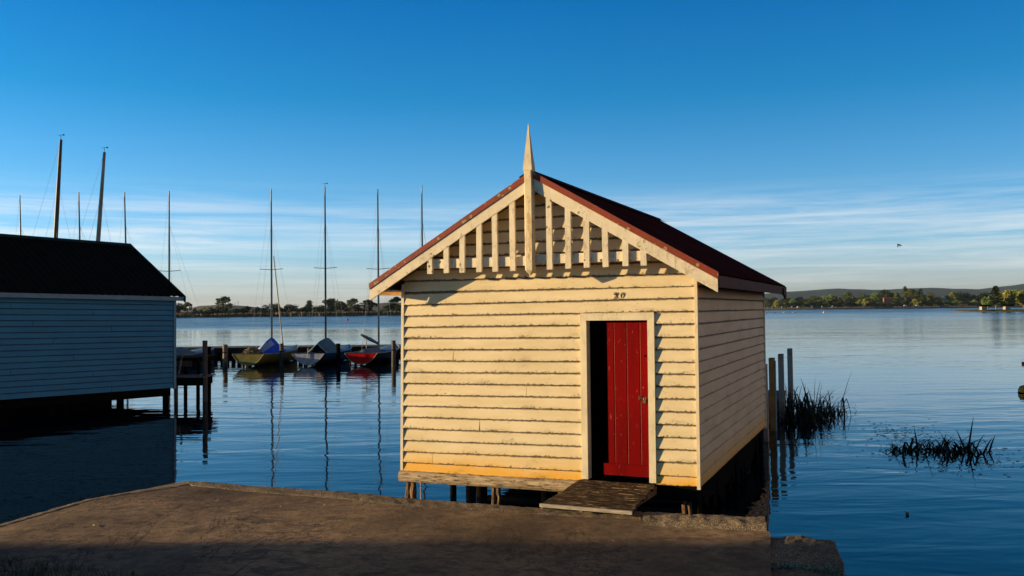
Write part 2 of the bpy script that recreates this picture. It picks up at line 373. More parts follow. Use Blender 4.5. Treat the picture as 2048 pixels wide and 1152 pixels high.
# concrete apron: grid between the left edge and the right edge
SZ = .50
def lerp(a, b, t): return a+(b-a)*t
def poly_at(pl, t):
    L = [0]
    for a, b in zip(pl, pl[1:]): L.append(L[-1]+math.dist(a, b))
    d = t*L[-1]
    for i in range(len(pl)-1):
        if d <= L[i+1]+1e-9:
            q = (d-L[i])/(L[i+1]-L[i]); return (lerp(pl[i][0], pl[i+1][0], q), lerp(pl[i][1], pl[i+1][1], q))
    return pl[-1]
front = [(-4.33, 11.66), (-1.35, 10.42), (.29, 9.895), (1.43, 9.645), (1.55, 9.47), (2.585, 9.18), (2.50, 8.61)]
left_e = [(-4.33, 11.66), (-5.16, 10.70), (-5.50, 9.38), (-6.3, 6.5), (-7.4, 3), (-9, -3)]
right_e = [(2.50, 8.61), (2.10, 7.24), (1.9, 5), (1.7, -3)]
inner = [(-4.10, 11.22), (-1.295, 9.97), (1.27, 9.30), (1.40, 9.02), (2.467, 8.70)]
def slab_z(x, y):
    h = noise.noise((x*.45, y*.45, 1.3))*.060+noise.noise((x*1.3, y*1.3, 5.1))*.012+noise.noise((x*5, y*5, 2))*.003
    dl = max(0, 1-((x+5.3)*.86+(11-y)*.25)/1.5)          # falls away towards the left edge
    return SZ+h*.8-.10*dl*dl-.02+.045*min(1, max(0, (-x-.5)/2.5))
sm_ = MB(); NU, NV = 150, 150; vs = []
for j in range(NV+1):
    v = (j/NV)**1.6
    a = poly_at(left_e, v); b = poly_at(right_e, v)
    for i in range(NU+1):
        u = i/NU
        f = poly_at(front, u); fa = front[0]; fb = front[-1]
        base_x = lerp(a[0], b[0], u); base_y = lerp(a[1], b[1], u)
        ox = f[0]-lerp(fa[0], fb[0], u); oy = f[1]-lerp(fa[1], fb[1], u)
        x = base_x+ox*(1-v); y = base_y+oy*(1-v)
        vs.append((x, y, slab_z(x, y)))
fs = [(j*(NU+1)+i, j*(NU+1)+i+1, (j+1)*(NU+1)+i+1, (j+1)*(NU+1)+i) for j in range(NV) for i in range(NU)]
sm_.add(vs, fs, 0, True)
rim = [j*(NU+1) for j in range(NV, -1, -1)]+list(range(1, NU+1))+[j*(NU+1)+NU for j in range(1, NV+1)]
rv = [vs[i] for i in rim]; n_ = len(rv)
sm_.add(rv+[(x, y, -1.5) for x, y, z_ in rv], [(i, i+1, i+1+n_, i+n_) for i in range(n_-1)])
tag(sm_.build('concrete_apron', M['slab']), kind='structure')

# exposed-aggregate edging, a little proud of the slab
def edging(name, outer, inn, top, n=120, rough=.012):
    m = MB(); rows = 8; vs = []
    for j in range(rows+1):
        for i in range(n+1):
            u = i/n; o_ = poly_at(outer, u); q = poly_at(inn, u); t = j/rows
            x, y = lerp(o_[0], q[0], t), lerp(o_[1], q[1], t)
            x += noise.noise((x*6, y*6, 3))*.02; y += noise.noise((x*6, y*6, 8))*.025
            z_ = slab_z(x, y)+top*(1-abs(2*t-1)**6)+noise.noise((x*9, y*9, 0))*rough+noise.noise((x*30, y*30, 4))*.004
            if j == rows: z_ = slab_z(x, y)-.01
            vs.append((x, y, z_))
    m.add(vs, [(j*(n+1)+i, j*(n+1)+i+1, (j+1)*(n+1)+i+1, (j+1)*(n+1)+i) for j in range(rows) for i in range(n)], 0, True)
    m.add([vs[i] for i in range(n+1)]+[(vs[i][0], vs[i][1], -.8) for i in range(n+1)], [(i, i+1, i+n+2, i+n+1) for i in range(n)])
    e0 = [vs[j*(n+1)] for j in range(rows+1)]; e1 = [vs[j*(n+1)+n] for j in range(rows+1)]
    for e in (e0, e1): m.add(e+[(x, y, -.8) for x, y, z_ in e], [(i, i+1, i+rows+2, i+rows+1) for i in range(rows)])
    tag(m.build(name, M['gravel']), kind='structure')
edging('apron_edging', [(-4.37, 11.72), (-1.35, 10.46), (.29, 9.93), (1.40, 9.68)], [(-4.10, 11.24), (-1.295, 9.99), (.28, 9.57), (1.33, 9.30)], .010, 260, .007)
edging('apron_edging', [(1.44, 9.56), (1.9, 9.38), (2.60, 9.20)], [(1.30, 9.10), (1.8, 8.93), (2.50, 8.72)], .045, 90, .010)
edging('apron_edging', [(-6.4, 6.5), (-5.56, 9.38), (-5.22, 10.74), (-4.37, 11.72)], [(-6.25, 6.5), (-5.38, 9.38), (-5.06, 10.62), (-4.14, 11.40)], .008, 200, .007)

# land around and behind the camera
gm = MB(); gp = [(-70, 13), (-34, 11.5), (-6.3, 6.3), (-6.0, 5.0), (1.6, 5.0), (1.6, -6), (12, -12), (60, -20), (60, -90), (-70, -90)]
gm.add([(x, y, .40) for x, y in gp]+[(x, y, -3) for x, y in gp], [tuple(range(10))]+[(i, (i+1) % 10, (i+1) % 10+10, i+10) for i in range(10)])
tag(gm.build('ground', M['ground_turf']), kind='structure')

# ================================================================== BOATHOUSE
a_h = R(23.5); O_h = Vector((2.20977, 10.57434, 0))
BH = empty('boathouse', O_h, -a_h, 'cream weatherboard boathouse with a half open red door and spired gable, standing on stumps', 'boathouse')
ux = Vector((math.cos(a_h), -math.sin(a_h), 0)); uy = Vector((math.sin(a_h), math.cos(a_h), 0))
def HW(x, y, z_=0): return O_h+ux*x+uy*y+Vector((0, 0, z_))
WD, WW = 6.0, 4.06
XC = -2.0
def roof_z(x): return 4.43-.573*abs(x-XC)
L_e = [2.959, 2.792, 2.639, 2.483, 2.333, 2.174, 2.021, 1.862, 1.709, 1.55, 1.398, 1.245, 1.086, .922, .768, .619, .490]
R_e = [2.981, 2.831, 2.671, 2.521, 2.358, 2.211, 2.059, 1.913, 1.761, 1.612, 1.455, 1.300, 1.146, 1.0, .849, .677, .565]
def weatherboards(mb, mapf, x0, x1, lo0, lo1, hi0, hi1, proud=.032, top=.002, seg=.22, seed=0, x1t=None, x0t=None):
    """one lapped board: mapf(x, out, z) -> point; lo/hi = lower/upper edge heights at x0/x1"""
    rr = random.Random(seed); n = max(1, int((x1-x0)/seg)); b = []
    x0t = x0 if x0t is None else x0t; x1t = x1 if x1t is None else x1t
    pr = proud*rr.uniform(.85, 1.15); ph = rr.uniform(0, 9)
    for i in range(n+1):
        t = i/n; x = lerp(x0, x1, t); xt = lerp(x0t, x1t, t)
        jz = noise.noise((x*1.4+ph, seed, 0))*.005+rr.uniform(-.0012, .0012); jo = noise.noise((x*.9, seed+ph, 4))*.004
        zl = lerp(lo0, lo1, t)+jz; zt = lerp(hi0, hi1, t)+.006
        b.append([mapf(xt, top, zt), mapf(x, pr*.93+jo, zl+.012), mapf(x, pr+jo, zl+.003), mapf(x, pr-.003+jo, zl), mapf(x, -.01, zl)])
    vs = [p for r in b for p in r]; k = 5; b0_ = len(mb.v)
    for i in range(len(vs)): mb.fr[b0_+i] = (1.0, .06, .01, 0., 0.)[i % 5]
    mb.add(vs, [(i*k+j, (i+1)*k+j, (i+1)*k+j+1, i*k+j+1) for i in range(n) for j in range(k-1)])
    for r in (b[0], b[-1]): mb.add([r[0], r[1], r[2], r[3], r[4]], [(0, 1, 2, 3, 4)])
fx0, fx1 = -4.05, 0.0
DX0, DX1, DZ1 = -1.375, -.585, 2.56
def eL(x, i): return lerp(L_e[i], R_e[i], (x-fx0)/(fx1-fx0))
fm = MB(); mf = lambda x, o, z_: (x, -o, z_)
for i in range(1, 17):
    def zl(x): return eL(x, i)
    def zh(x): return eL(x, i-1)
    xl = fx0-.035*(1-(zl(fx0)-.5)/2.5)
    spans = [(xl, fx1)]
    if zh(-1) < DZ1+.15: spans = [(xl, -1.452), (-.503, fx1)]
    elif zl(-1) < DZ1+.09: spans = [(xl, -1.452), (-.503, fx1)]
    if i in (3, 6, 9, 12, 15):
        p, q = spans[0]; j_ = lerp(p, q, (.62, .3, .71, .45, .18)[i//3-1]); spans = [(p, j_-.002), (j_+.002, q)]+spans[1:]
    for k, (p, q) in enumerate(spans):
        weatherboards(fm, mf, p, q, zl(p), zl(q), zh(p), zh(q), seed=i*7+k)
    if zl(-1) < 2.645 < zh(-1): weatherboards(fm, mf, -1.452, -.503, 2.640, 2.640, zh(-1.45), zh(-.5), seed=i*7+5)
# gable boards above
zb = [2.97+.157*k for k in range(0, 10)]
for k in range(len(zb)-1):
    lo, hi = zb[k], min(zb[k+1], 4.26)
    if lo > 4.2: break
    def ext(z_): return max(.02, min(2.03, (4.31-z_)/.573))
    el, eh = ext(lo), ext(hi)
    weatherboards(fm, mf, XC-el-(.03 if el > 2 else 0), XC+el-(.03 if el > 2 else 0), lo, lo, hi, hi, seed=200+k, x0t=XC-eh, x1t=XC+eh-(.03 if eh > 2 else 0))
fm.build('front_wall', M['wall'], BH)
# wall core, with the door opening left free
cm_ = MB()
cm_.box(fx0+.01, DX0-.02, .012, .07, .52, 3.05); cm_.box(DX1+.02, -.012, .012, .07, .52, 3.05); cm_.box(DX0-.02, DX1+.02, .012, .07, DZ1+.01, 3.05)
cm_.prism([(fx0+.01, 3.05), (-.012, 3.05), (XC, 4.22)], 'y', .012, .07)
cm_.box(-4.03, -.03, 5.90, 5.96, .52, 3.05); cm_.prism([(-4.03, 3.05), (-.03, 3.05), (XC, 4.22)], 'y', 5.90, 5.96)
cm_.box(-4.02, -3.97, .07, 5.90, .52, 3.05); cm_.box(-.06, -.012, .07, 5.90, .52, 3.05)
cm_.box(-4.0, -.03, .05, 5.93, .44, .52)
cm_.box(-1.30, -.70, .45, .50, .70, .76)
cm_.build('wall_frame', M['dark'], BH)
# right wall, left wall, back wall
rm = MB(); mr = lambda y, o, z_: (o, y, z_)
lm_ = MB(); ml = lambda y, o, z_: (fx0+.02-o, y, z_)
km = MB(); mk = lambda x, o, z_: (x, WD-.04+o, z_)
ed = R_e+[]; ed[-1] = .553
ee = [3.135]+ed
for i in range(1, len(ee)):
    j = 3.6 if i % 3 == 0 else (2.2 if i % 3 == 1 else 4.7)
    weatherboards(rm, mr, .03, WD, ee[i], ee[i]-.0, ee[i-1], ee[i-1], seed=300+i)
    weatherboards(lm_, ml, .02, WD, ee[i]-.03, ee[i]-.03, ee[i-1]-.03, ee[i-1]-.03, seed=340+i)
    weatherboards(km, mk, fx0, 0, ee[i], ee[i], ee[i-1], ee[i-1], seed=380+i)
km.prism([(fx0+.02, 3.13), (-.01, 3.13), (XC, 4.26)], 'y', 5.965, 5.985)
rm.build('side_wall', M['side'], BH); lm_.build('side_wall', M['side'], BH); km.build('back_wall', M['side'], BH)
# corner trims
c = MB(); c.box(-.004, .036, -.036, .012, .53, 3.10); c.build('corner_trim', M['trim'], BH)
c = MB()
c.add([(-4.115, -.03, .47), (-4.075, -.03, .47), (-4.075, .03, .47), (-4.115, .03, .47), (-4.075, -.03, 3.08), (-4.035, -.03, 3.08), (-4.035, .03, 3.08), (-4.075, .03, 3.08)], [(0, 3, 2, 1), (4, 5, 6, 7), (0, 1, 5, 4), (1, 2, 6, 5), (2, 3, 7, 6), (3, 0, 4, 7)])
c.build('corner_trim', M['trim'], BH)
c = MB(); c.box(-.004, .034, WD-.05, WD+.02, .50, 3.08); c.build('corner_trim', M['trim'], BH)
# roof
rf = MB()
y0, y1 = -.335, 6.42
NYc = 720
for sgn, xe in ((1, .36), (-1, -4.385)):
    vs = []
    xs = [XC+sgn*.02, lerp(XC, xe, .33), lerp(XC, xe, .66), xe]
    for j, x in enumerate(xs):
        for i in range(NYc+1):
            y = lerp(y0, y1, i/NYc)
            vs.append((x, y, roof_z(x)+.018+math.sin(2*PI*(y-y0)/.0762)*.009))
    rf.add(vs, [(j*(NYc+1)+i, j*(NYc+1)+i+1, (j+1)*(NYc+1)+i+1, (j+1)*(NYc+1)+i) for j in range(3) for i in range(NYc)], 0, True)
    # underside lining
rf.build('roof', M['roof'], BH)
roof_o = BH.children[-1]
c = MB()
for sgn, xe in ((1, .325), (-1, -4.35)):
    a_ = (XC, roof_z(XC)-.055); b_ = (xe, roof_z(xe)-.055)
    c.prism([a_, b_, (xe, roof_z(xe)-.015), (XC, roof_z(XC)-.015)], 'y', -.325, 6.39)
c.build('roof_lining', M['side'], BH)
c = MB()
for i in range(26):
    ya, yb = lerp(y0-.02, y1+.02, i/26), lerp(y0-.02, y1+.02, (i+1)/26)
    if i % 1 == 0:
        for sgn in (1, -1): c.add([(XC, ya, 4.475), (XC, yb, 4.475), (XC+sgn*.15, yb, 4.395), (XC+sgn*.15, ya, 4.395)], [(0, 1, 2, 3)])
c.tube([(XC, y0-.02, 4.468), (XC, y1+.02, 4.468)], .022, 8)
cap = c.build('ridge_cap', M['roof'], roof_o)
# bargeboards and flashing
def barge(y, x0, z0, x1, z1, top, bot, th, name, mat, n=14):
    m = MB(); vs = []
    for i in range(n+1):
        t = i/n; x = lerp(x0, x1, t); z_ = lerp(z0, z1, t)+noise.noise((x*2, y, z0))*.003
        zb_ = z_+bot
        for yy in (y, y+th):
            vs += [(x, yy, z_+top), (x, yy, zb_)]
    fs = []
    for i in range(n):
        a = i*4; b = a+4
        fs += [(a, b, b+1, a+1), (a+2, a+3, b+3, b+2), (a, a+2, b+2, b), (a+1, b+1, b+3, a+3)]
    fs += [(0, 1, 3, 2), (n*4, n*4+2, n*4+3, n*4+1)]
    m.add(vs, fs); return m.build(name, mat, BH)
barge(-.362, -2.03, 4.428, -4.378, 3.086, -.075, -.225, .032, 'bargeboard', M['barge'])
barge(-.362, -1.94, 4.442, .340, 3.116, -.078, -.232, .032, 'bargeboard', M['barge'])
barge(-.374, -2.03, 4.430, -4.385, 3.086, .004, -.075, .05, 'barge_flashing', M['flash'])
barge(-.374, -1.94, 4.444, .348, 3.116, .004, -.078, .05, 'barge_flashing', M['flash'])
barge(6.38, -2.0, 4.46, .38, 3.09, -.01, -.20, .035, 'bargeboard', M['fascia'])
barge(6.38, -2.0, 4.46, -4.38, 3.09, -.01, -.20, .035, 'bargeboard', M['fascia'])
c = MB(); c.prism([(6.41, 3.08), (6.41, 2.86), (6.30, 2.87), (6.12, 2.94), (6.02, 2.96), (6.02, 3.06)], 'x', .345, .375); c.build('eave_bracket', M['fascia'], BH)
c = MB(); c.box(.328, .350, -.31, 6.38, 2.945, 3.082); c.build('fascia', M['fascia'], BH)
c = MB(); c.box(-4.375, -4.35, -.31, 6.38, 2.93, 3.04); c.build('fascia', M['trim'], BH)
c = MB(); c.box(-4.35, -4.06, -.30, 6.3, 2.975, 2.99); c.build('soffit', M['trim'], BH)
# gable frieze: rail and slats
c = MB(); c.box(-3.50, XC-.02, -.318, -.290, 3.268, 3.388); c.box(XC-.018, -.47, -.318, -.290, 3.285, 3.402); c.build('frieze_rail', M['barge'], BH)
for x, zb_ in [(-3.446, 3.196), (-3.199, 3.203), (-2.967, 3.203), (-2.72, 3.203), (-2.489, 3.203), (-2.244, 3.203), (-1.739, 3.208), (-1.493, 3.213), (-1.252, 3.219), (-1.009, 3.218), (-.76, 3.222), (-.535, 3.221)]:
    zt = (4.428-.5716*abs(x+2.03) if x < -2 else 4.442-.5816*abs(x+1.94))-.16
    hw = .037; lean = rnd(-.008, .008)
    s_ = .5716*(1 if x < -2 else -1)
    m = MB(); m.prism([(x-hw, zb_+rnd(-.003, .003)), (x+hw, zb_), (x+hw+lean, zt+s_*hw), (x-hw+lean, zt-s_*hw)], 'y', -.358, -.3185)
    m.build('gable_slat', M['barge'], BH)
# king post with finial spire
c = MB()
px0, px1, py0, py1 = -2.046, -1.936, -.425, -.322
def octo(x0, x1, y0, y1, ch, z_, sh=0): return [(x0+ch+sh, y0, z_), (x1-ch+sh, y0, z_), (x1+sh, y0+ch, z_), (x1+sh, y1-ch, z_), (x1-ch+sh, y1, z_), (x0+ch+sh, y1, z_), (x0+sh, y1-ch, z_), (x0+sh, y0+ch, z_)]
def loft(m, rings, mi=0):
    n = len(rings[0]); m.add([p for r in rings for p in r], [(i*n+k, i*n+(k+1) % n, (i+1)*n+(k+1) % n, (i+1)*n+k) for i in range(len(rings)-1) for k in range(n)]+[tuple(range(n)), tuple(range((len(rings)-1)*n, len(rings)*n))], mi)
loft(c, [octo(-1.992, -1.988, -.376, -.372, .001, 3.135), octo(px0, px1, py0, py1, .012, 3.205), octo(px0, px1, py0, py1, .012, 4.20), octo(px0+.004, px1-.010, py0+.006, py1-.006, .006, 4.30), octo(px0, px1-.012, py0, py1, .006, 4.46)])
c.build('king_post', M['post'], BH)
c = MB()
def sq(xc, yc, h, z_): return [(xc-h, yc-h, z_), (xc+h, yc-h, z_), (xc+h, yc+h, z_), (xc-h, yc+h, z_)]
loft(c, [sq(-1.996, -.372, .056, 4.46), sq(-1.996, -.372, .060, 4.475), sq(-1.996, -.372, .058, 4.52), sq(-1.996, -.372, .044, 4.64), sq(-1.997, -.372, .004, 5.06)])
c.build('finial', M['trim'], BH)
# door frame
c = MB()
c.prism([(-1.457, .565), (-1.372, .565), (-1.372, 2.56), (-1.457, 2.645)], 'y', -.046, .010)
c.build('door_frame', M['frame'], BH)
c = MB(); c.prism([(-.585, .575), (-.500, .575), (-.497, 2.650), (-.583, 2.562)], 'y', -.046, .010); c.build('door_frame', M['frame'], BH)
c = MB(); c.prism([(-1.457, 2.6475), (-1.372, 2.5625), (-.583, 2.5645), (-.497, 2.6525)], 'y', -.046, .010); c.build('door_frame', M['frame'], BH)
c = MB(); c.box(-1.400, -1.3735, .0105, .105, .56, 2.575); c.box(-.5835, -.56, .0105, .030, .56, 2.575); c.box(-1.3735, -.5835, .0105, .105, 2.562, 2.59); c.build('door_jamb', M['trim'], BH)
# sliding plank door
DR = MB(); px_ = [-1.140, -1.045, -.879, -.711, -.572]
for a, b in zip(px_, px_[1:]):
    cham = .007
    DR.prism([(a+.001, .092), (a+.001, .058+cham), (a+cham, .058), (b-cham, .058), (b-.001, .058+cham), (b-.001, .092)], 'z', .70, 2.54)
DR.box(-1.14, -.572, .0925, .105, .62, 2.54)
door = DR.build('door', M['door'], BH)
c = MB(); c.box(-1.198, -.572, .034, .0575, .622, .766); c.build('bottom_rail', M['door'], door)
c = MB()
for a in px_[1:-1]: c.prism([(a+.0015, .0645), (a+.0085, .0565), (a+.0095, .0580), (a+.0025, .0660)], 'z', .770, 2.535)  # pale strip: worn paint and the groove's lit edge in one colour
c.build('lit_worn_seam', M['seam'], door)
c = MB(); c.box(-.72, -.61, .052, .0575, 1.585, 1.607); c.box(-.735, -.715, .050, .0575, 1.57, 1.622)
c.tube([(-.70, .045, 1.612), (-.70, .041, 1.60)], .008); c.build('hasp', M['rust'], door)
c = MB(); c.box(-.672, -.634, .027, .050, 1.535, 1.580)
pts = [(-.653+.013*math.cos(t), .039, 1.580+.022*math.sin(t)) for t in [PI*k/8 for k in range(9)]]
c.tube(pts, .0035, 6); c.build('padlock', M['brass'], door)
c = MB(); c.tube([(-.642, .054, 2.12), (-.642, .0575, 2.12)], .014, 12); c.build('keyhole_plate', M['dark'], door)
# house number 20
def stroke(m, pts, ws, y, th=.004):
    for i in range(len(pts)-1):
        a, b = Vector(pts[i]), Vector(pts[i+1]); d = (b-a).normalized(); n = Vector((-d.y, d.x))
        wa, wb = ws[i]/2, ws[i+1]/2
        e = d*.0012
        q = [a-e+n*wa, b+e+n*wb, b+e-n*wb, a-e-n*wa]
        m.prism([(v.x, v.y) for v in q], 'y', y, y+th)
c = MB()
cx, cz = -.898, 2.874
P0 = [(cx+.0195*math.cos(t), cz+.036*math.sin(t)) for t in [2*PI*k/20 for k in range(21)]]
W0 = [.004+.0065*abs(math.cos(2*PI*k/20)) for k in range(21)]
stroke(c, P0, W0, -.027)
c.build('digit', M['num'], BH)
c = MB()
cx2 = -.985
P2 = [(cx2-.020, cz+.014), (cx2-.020, cz+.026), (cx2-.010, cz+.035), (cx2+.004, cz+.037), (cx2+.018, cz+.026), (cx2+.018, cz+.010), (cx2+.002, cz-.010), (cx2-.020, cz-.032), (cx2-.020, cz-.033), (cx2+.010, cz-.033), (cx2+.024, cz-.022)]
stroke(c, P2, [.012, .010, .007, .008, .010, .012, .009, .006, .007, .010, .005], -.027)
c.build('digit', M['num'], BH)
c = MB()      # blistered paint over the first digit
for k in range(16):
    t = rnd(0, 6.28); r_ = rnd(0, .017); x = cx2+.002+r_*math.cos(t); z_ = cz+.010+r_*math.sin(t); s_ = rnd(.003, .008)
    c.prism([(x+s_*math.cos(q)*rnd(.6, 1.2), z_+s_*math.sin(q)*rnd(.6, 1.2)) for q in [PI*2*j/7 for j in range(7)]], 'y', -.0275-k*.00003, -.024)
stroke(c, [(cx2+.008, cz-.005), (cx2+.03, cz-.03), (cx2+.042, cz-.042)], [.010, .008, .003], -.0276)
c.build('paint_blister', M['num'], BH)
# sill beam (half round log), stumps, ragged skirting
c = MB(); n = 40
for i in range(1): pass
rings = []
for i in range(n+1):
    x = lerp(-4.115, -1.52, i/n); zc = lerp(.425, .458, i/n); ring = []
    for k in range(12):
        t = 2*PI*k/12; rr_ = 1+noise.noise((x*1.5, math.cos(t), math.sin(t)))*.07
        ring.append((x, -.03-.062*math.cos(t)*rr_, zc+.078*math.sin(t)*rr_))
    rings.append(ring)
loft(c, rings); c.build('sill_beam', M['beam'], BH)
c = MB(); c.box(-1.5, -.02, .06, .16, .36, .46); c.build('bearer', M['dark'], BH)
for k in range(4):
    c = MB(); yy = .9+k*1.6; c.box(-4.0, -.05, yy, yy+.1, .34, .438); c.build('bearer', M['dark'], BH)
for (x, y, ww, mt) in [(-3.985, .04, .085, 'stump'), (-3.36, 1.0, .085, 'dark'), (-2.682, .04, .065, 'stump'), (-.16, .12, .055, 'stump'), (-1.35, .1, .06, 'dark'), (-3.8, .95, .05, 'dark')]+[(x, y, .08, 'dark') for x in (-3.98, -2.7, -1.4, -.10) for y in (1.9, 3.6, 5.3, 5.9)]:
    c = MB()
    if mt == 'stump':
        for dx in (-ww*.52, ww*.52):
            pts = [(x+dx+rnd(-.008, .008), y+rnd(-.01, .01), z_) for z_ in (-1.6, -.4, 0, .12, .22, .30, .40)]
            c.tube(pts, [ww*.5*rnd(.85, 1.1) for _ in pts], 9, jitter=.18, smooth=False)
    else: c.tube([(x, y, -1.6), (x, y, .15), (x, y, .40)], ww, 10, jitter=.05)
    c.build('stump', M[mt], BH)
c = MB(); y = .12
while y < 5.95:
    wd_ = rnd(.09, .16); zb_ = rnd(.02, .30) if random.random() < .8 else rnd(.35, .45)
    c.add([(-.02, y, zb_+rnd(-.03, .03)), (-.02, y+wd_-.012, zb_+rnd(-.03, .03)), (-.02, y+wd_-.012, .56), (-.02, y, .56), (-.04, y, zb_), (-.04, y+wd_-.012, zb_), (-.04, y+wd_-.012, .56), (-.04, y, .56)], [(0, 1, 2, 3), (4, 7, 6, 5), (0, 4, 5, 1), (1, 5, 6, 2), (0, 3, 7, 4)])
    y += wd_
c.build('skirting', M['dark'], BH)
# rusty chain
CH = MB(); pz = .40; k = 0
while pz > -.05:
    rr_ = .016; ang = 0 if k % 2 else PI/2
    pts = [(rr_*math.cos(t)*math.cos(ang)*.6, rr_*math.cos(t)*math.sin(ang)*.6, pz+.024*math.sin(t)) for t in [2*PI*j/10 for j in range(11)]]
    CH.tube(pts, .0055, 6, caps=False); pz -= .036; k += 1
o = CH.build('chain', M['white'], None, HW(-3.765, -.07, 0), -a_h); tag(o, 'pale chain hanging from the left end of the boathouse sill beam', 'chain')

# ramp to the door
RP = empty('gangplank', HW(-.95, -.75, .5), -a_h, 'dark mossy slatted gangplank leading from the concrete edge to the red door', 'gangplank')
def ramp_x(t): return lerp(-1.462, -1.425, t)+.95, lerp(-.500, -.395, t)+.95   # shape widens toward the land
c = MB(); NP = 15
for i in range(NP):
    t0, t1 = i/NP, (i+.82)/NP
    xa, xb = ramp_x((t0+t1)/2); ya = lerp(-.055, -1.50, t0)+.75; yb = lerp(-.055, -1.50, t1)+.75
    zt = lerp(.060, .065, t0)+rnd(-.004, .004)
    xa += rnd(-.02, .012); xb += rnd(-.012, .02)
    m_ = Matrix.Translation(((xa+xb)/2, (ya+yb)/2, zt-.015)) @ Matrix.Rotation(rnd(-.006, .006), 4, 'Z') @ Matrix.Rotation(rnd(-.012, .012), 4, 'X')
    c.box(-(xb-xa)/2, (xb-xa)/2, -(ya-yb)/2, (ya-yb)/2, -.014, .014, 0, m_)
c.build('slats', M['ramp'], RP)
c = MB(); xa, xb = ramp_x(1); c.box(xa-.01, xb+.01, -.795, -.762, .026, .062); c.build('front_edge', M['rampedge'], RP)
for t in (.03, .5, .97):
    c = MB(); x = lerp(-.50, .47, t)
    c.add([(x-.02, .69, -.055), (x+.02, .69, -.055), (x+.02, -.755, .0), (x-.02, -.755, .0), (x-.02, .69, .035), (x+.02, .69, .035), (x+.02, -.755, .044), (x-.02, -.755, .044)], [(0, 3, 2, 1), (4, 5, 6, 7), (0, 1, 5, 4), (1, 2, 6, 5), (2, 3, 7, 6), (3, 0, 4, 7)])
    c.build('stringer', M['stump'], RP)

# broken concrete blocks beyond the apron
def rock(name, x, y, z_, sx, sy, sz, seed, mat, label, cat='concrete block', cube=True):
    bm = bmesh.new()
    if cube: bmesh.ops.create_cube(bm, size=1); bmesh.ops.subdivide_edges(bm, edges=bm.edges, cuts=9, use_grid_fill=True)
    else: bmesh.ops.create_icosphere(bm, subdivisions=4, radius=.5)
    for v in bm.verts:
        n = v.co.copy(); q = n*3+Vector((seed, seed*2, 0))
        k = max(abs(n.x), abs(n.y), abs(n.z))
        rr_ = n.length
        if cube: v.co *= 1-.04*max(0, rr_-.66)/.25
        v.co += n.normalized()*(noise.noise(q)*.035+noise.noise(q*3)*.028+noise.noise(q*9)*.016)
        v.co = Vector((v.co.x*sx, v.co.y*sy, v.co.z*sz))
    me = bpy.data.meshes.new(name); bm.to_mesh(me); bm.free(); me.materials.append(mat)
    o = bpy.data.objects.new(name, me); col.objects.link(o); o.location = (x, y, z_); o.rotation_euler.z = -.27
    return tag(o, label, cat)
rock('concrete_block', 2.66, 8.12, .10, .62, .95, .74, 3, M['gravel'], 'rough gravelly concrete block at the right end of the apron, lit along its top')
rock('concrete_block', 2.36, 7.16, .06, .56, .90, .76, 8, M['gravel'], 'shaded concrete block at the bottom right, in front of the gravelly lit block')
rock('boulder', 2.86, 7.66, .0, .40, .80, .70, 5, M['dark'], 'black wet boulder at the far right of the broken concrete', 'boulder', False)
rock('boulder', 2.72, 7.05, -.08, .44, .60, .66, 12, M['dark'], 'low black boulder at the bottom right corner by the water', 'boulder', False)

# leaf litter and chips on the apron
for k, (px, py, s_) in enumerate([(185, 1055, .055), (393, 1034, .04), (510, 1022, .035), (432, 1001, .05), (626, 1051, .03), (385, 1002, .02), (560, 1012, .02), (648, 1010, .02), (1225, 1077, .03), (1388, 1060, .022), (1470, 1066, .022), (130, 1043, .02)]):
    d = at(px, py, 10)-Vector((0, 0, HC)); p_ = Vector((0, 0, HC))+d*((.505-HC)/d.z)
    c = MB(); n = 7
    r1 = [(s_*math.cos(2*PI*j/n)*rnd(.7, 1.1), s_*.45*math.sin(2*PI*j/n)*rnd(.7, 1.1), .003+.004*abs(math.sin(2*PI*j/n))+rnd(0, .002)) for j in range(n)]
    c.add(r1+[(0, 0, .004)], [(j, (j+1) % n, n) for j in range(n)])
    o = c.build('fallen_leaf', M['leaf_litter'], None, (p_.x, p_.y, slab_z(p_.x, p_.y)+.004), rnd(0, 6))
    tag(o, 'small pale dry leaf lying on the concrete apron', 'leaf', 'fallen leaves on the concrete apron')

# lawn at the lower left corner
G = MB(); G.loose = True
for k in range(9000):
    x = rnd(-7.5, -1.9); y = rnd(5.2, 8.6)
    lim = lerp(8.05, 7.40, (x+4.7)/1.45) if x < -3.2 else lerp(7.40, 6.6, (x+3.2)/1.3)
    lim += noise.noise((x*2.5, 0, 3))*.14
    if y > lim: continue
    h = rnd(.04, .11)*(.7 if y > lim-.1 else 1); t = rnd(0, 6.28); wv = Vector((math.cos(t), math.sin(t), 0))*.004; ln = Vector((rnd(-.05, .05), rnd(-.05, .05), 0))
    b0 = Vector((x, y, slab_z(x, y)-.01))
    G.add([b0-wv, b0+wv, b0+wv*.6+ln*.5+Vector((0, 0, h*.6)), b0-wv*.6+ln*.5+Vector((0, 0, h*.6)), b0+ln*1.4+Vector((0, 0, h))], [(0, 1, 2, 3), (3, 2, 4)])
tag(G.build('grass', M['lawn_blade']), 'dark shaded lawn grass at the bottom left corner of the apron', 'grass', kind='stuff')

# building added out of frame on the left to cast the apron's long shadow
SH = empty('shadow_caster', (-46, -5.40, .4), 0, 'unseen long building added left of the apron to cast its shadow', 'shadow caster')
c = MB()
for i in range(34): c.box(-2.5+rnd(-.004, .004), 2.5, -14.6, 14.05, i*.15, i*.15+.146)
c.build('wall', M['bluewall'], SH)
c = MB(); c.prism([(-2.8, 5.1), (2.8, 5.1), (0, 6.8)], 'y', -14.8, 14.12); c.build('roof', M['greenroof'], SH)

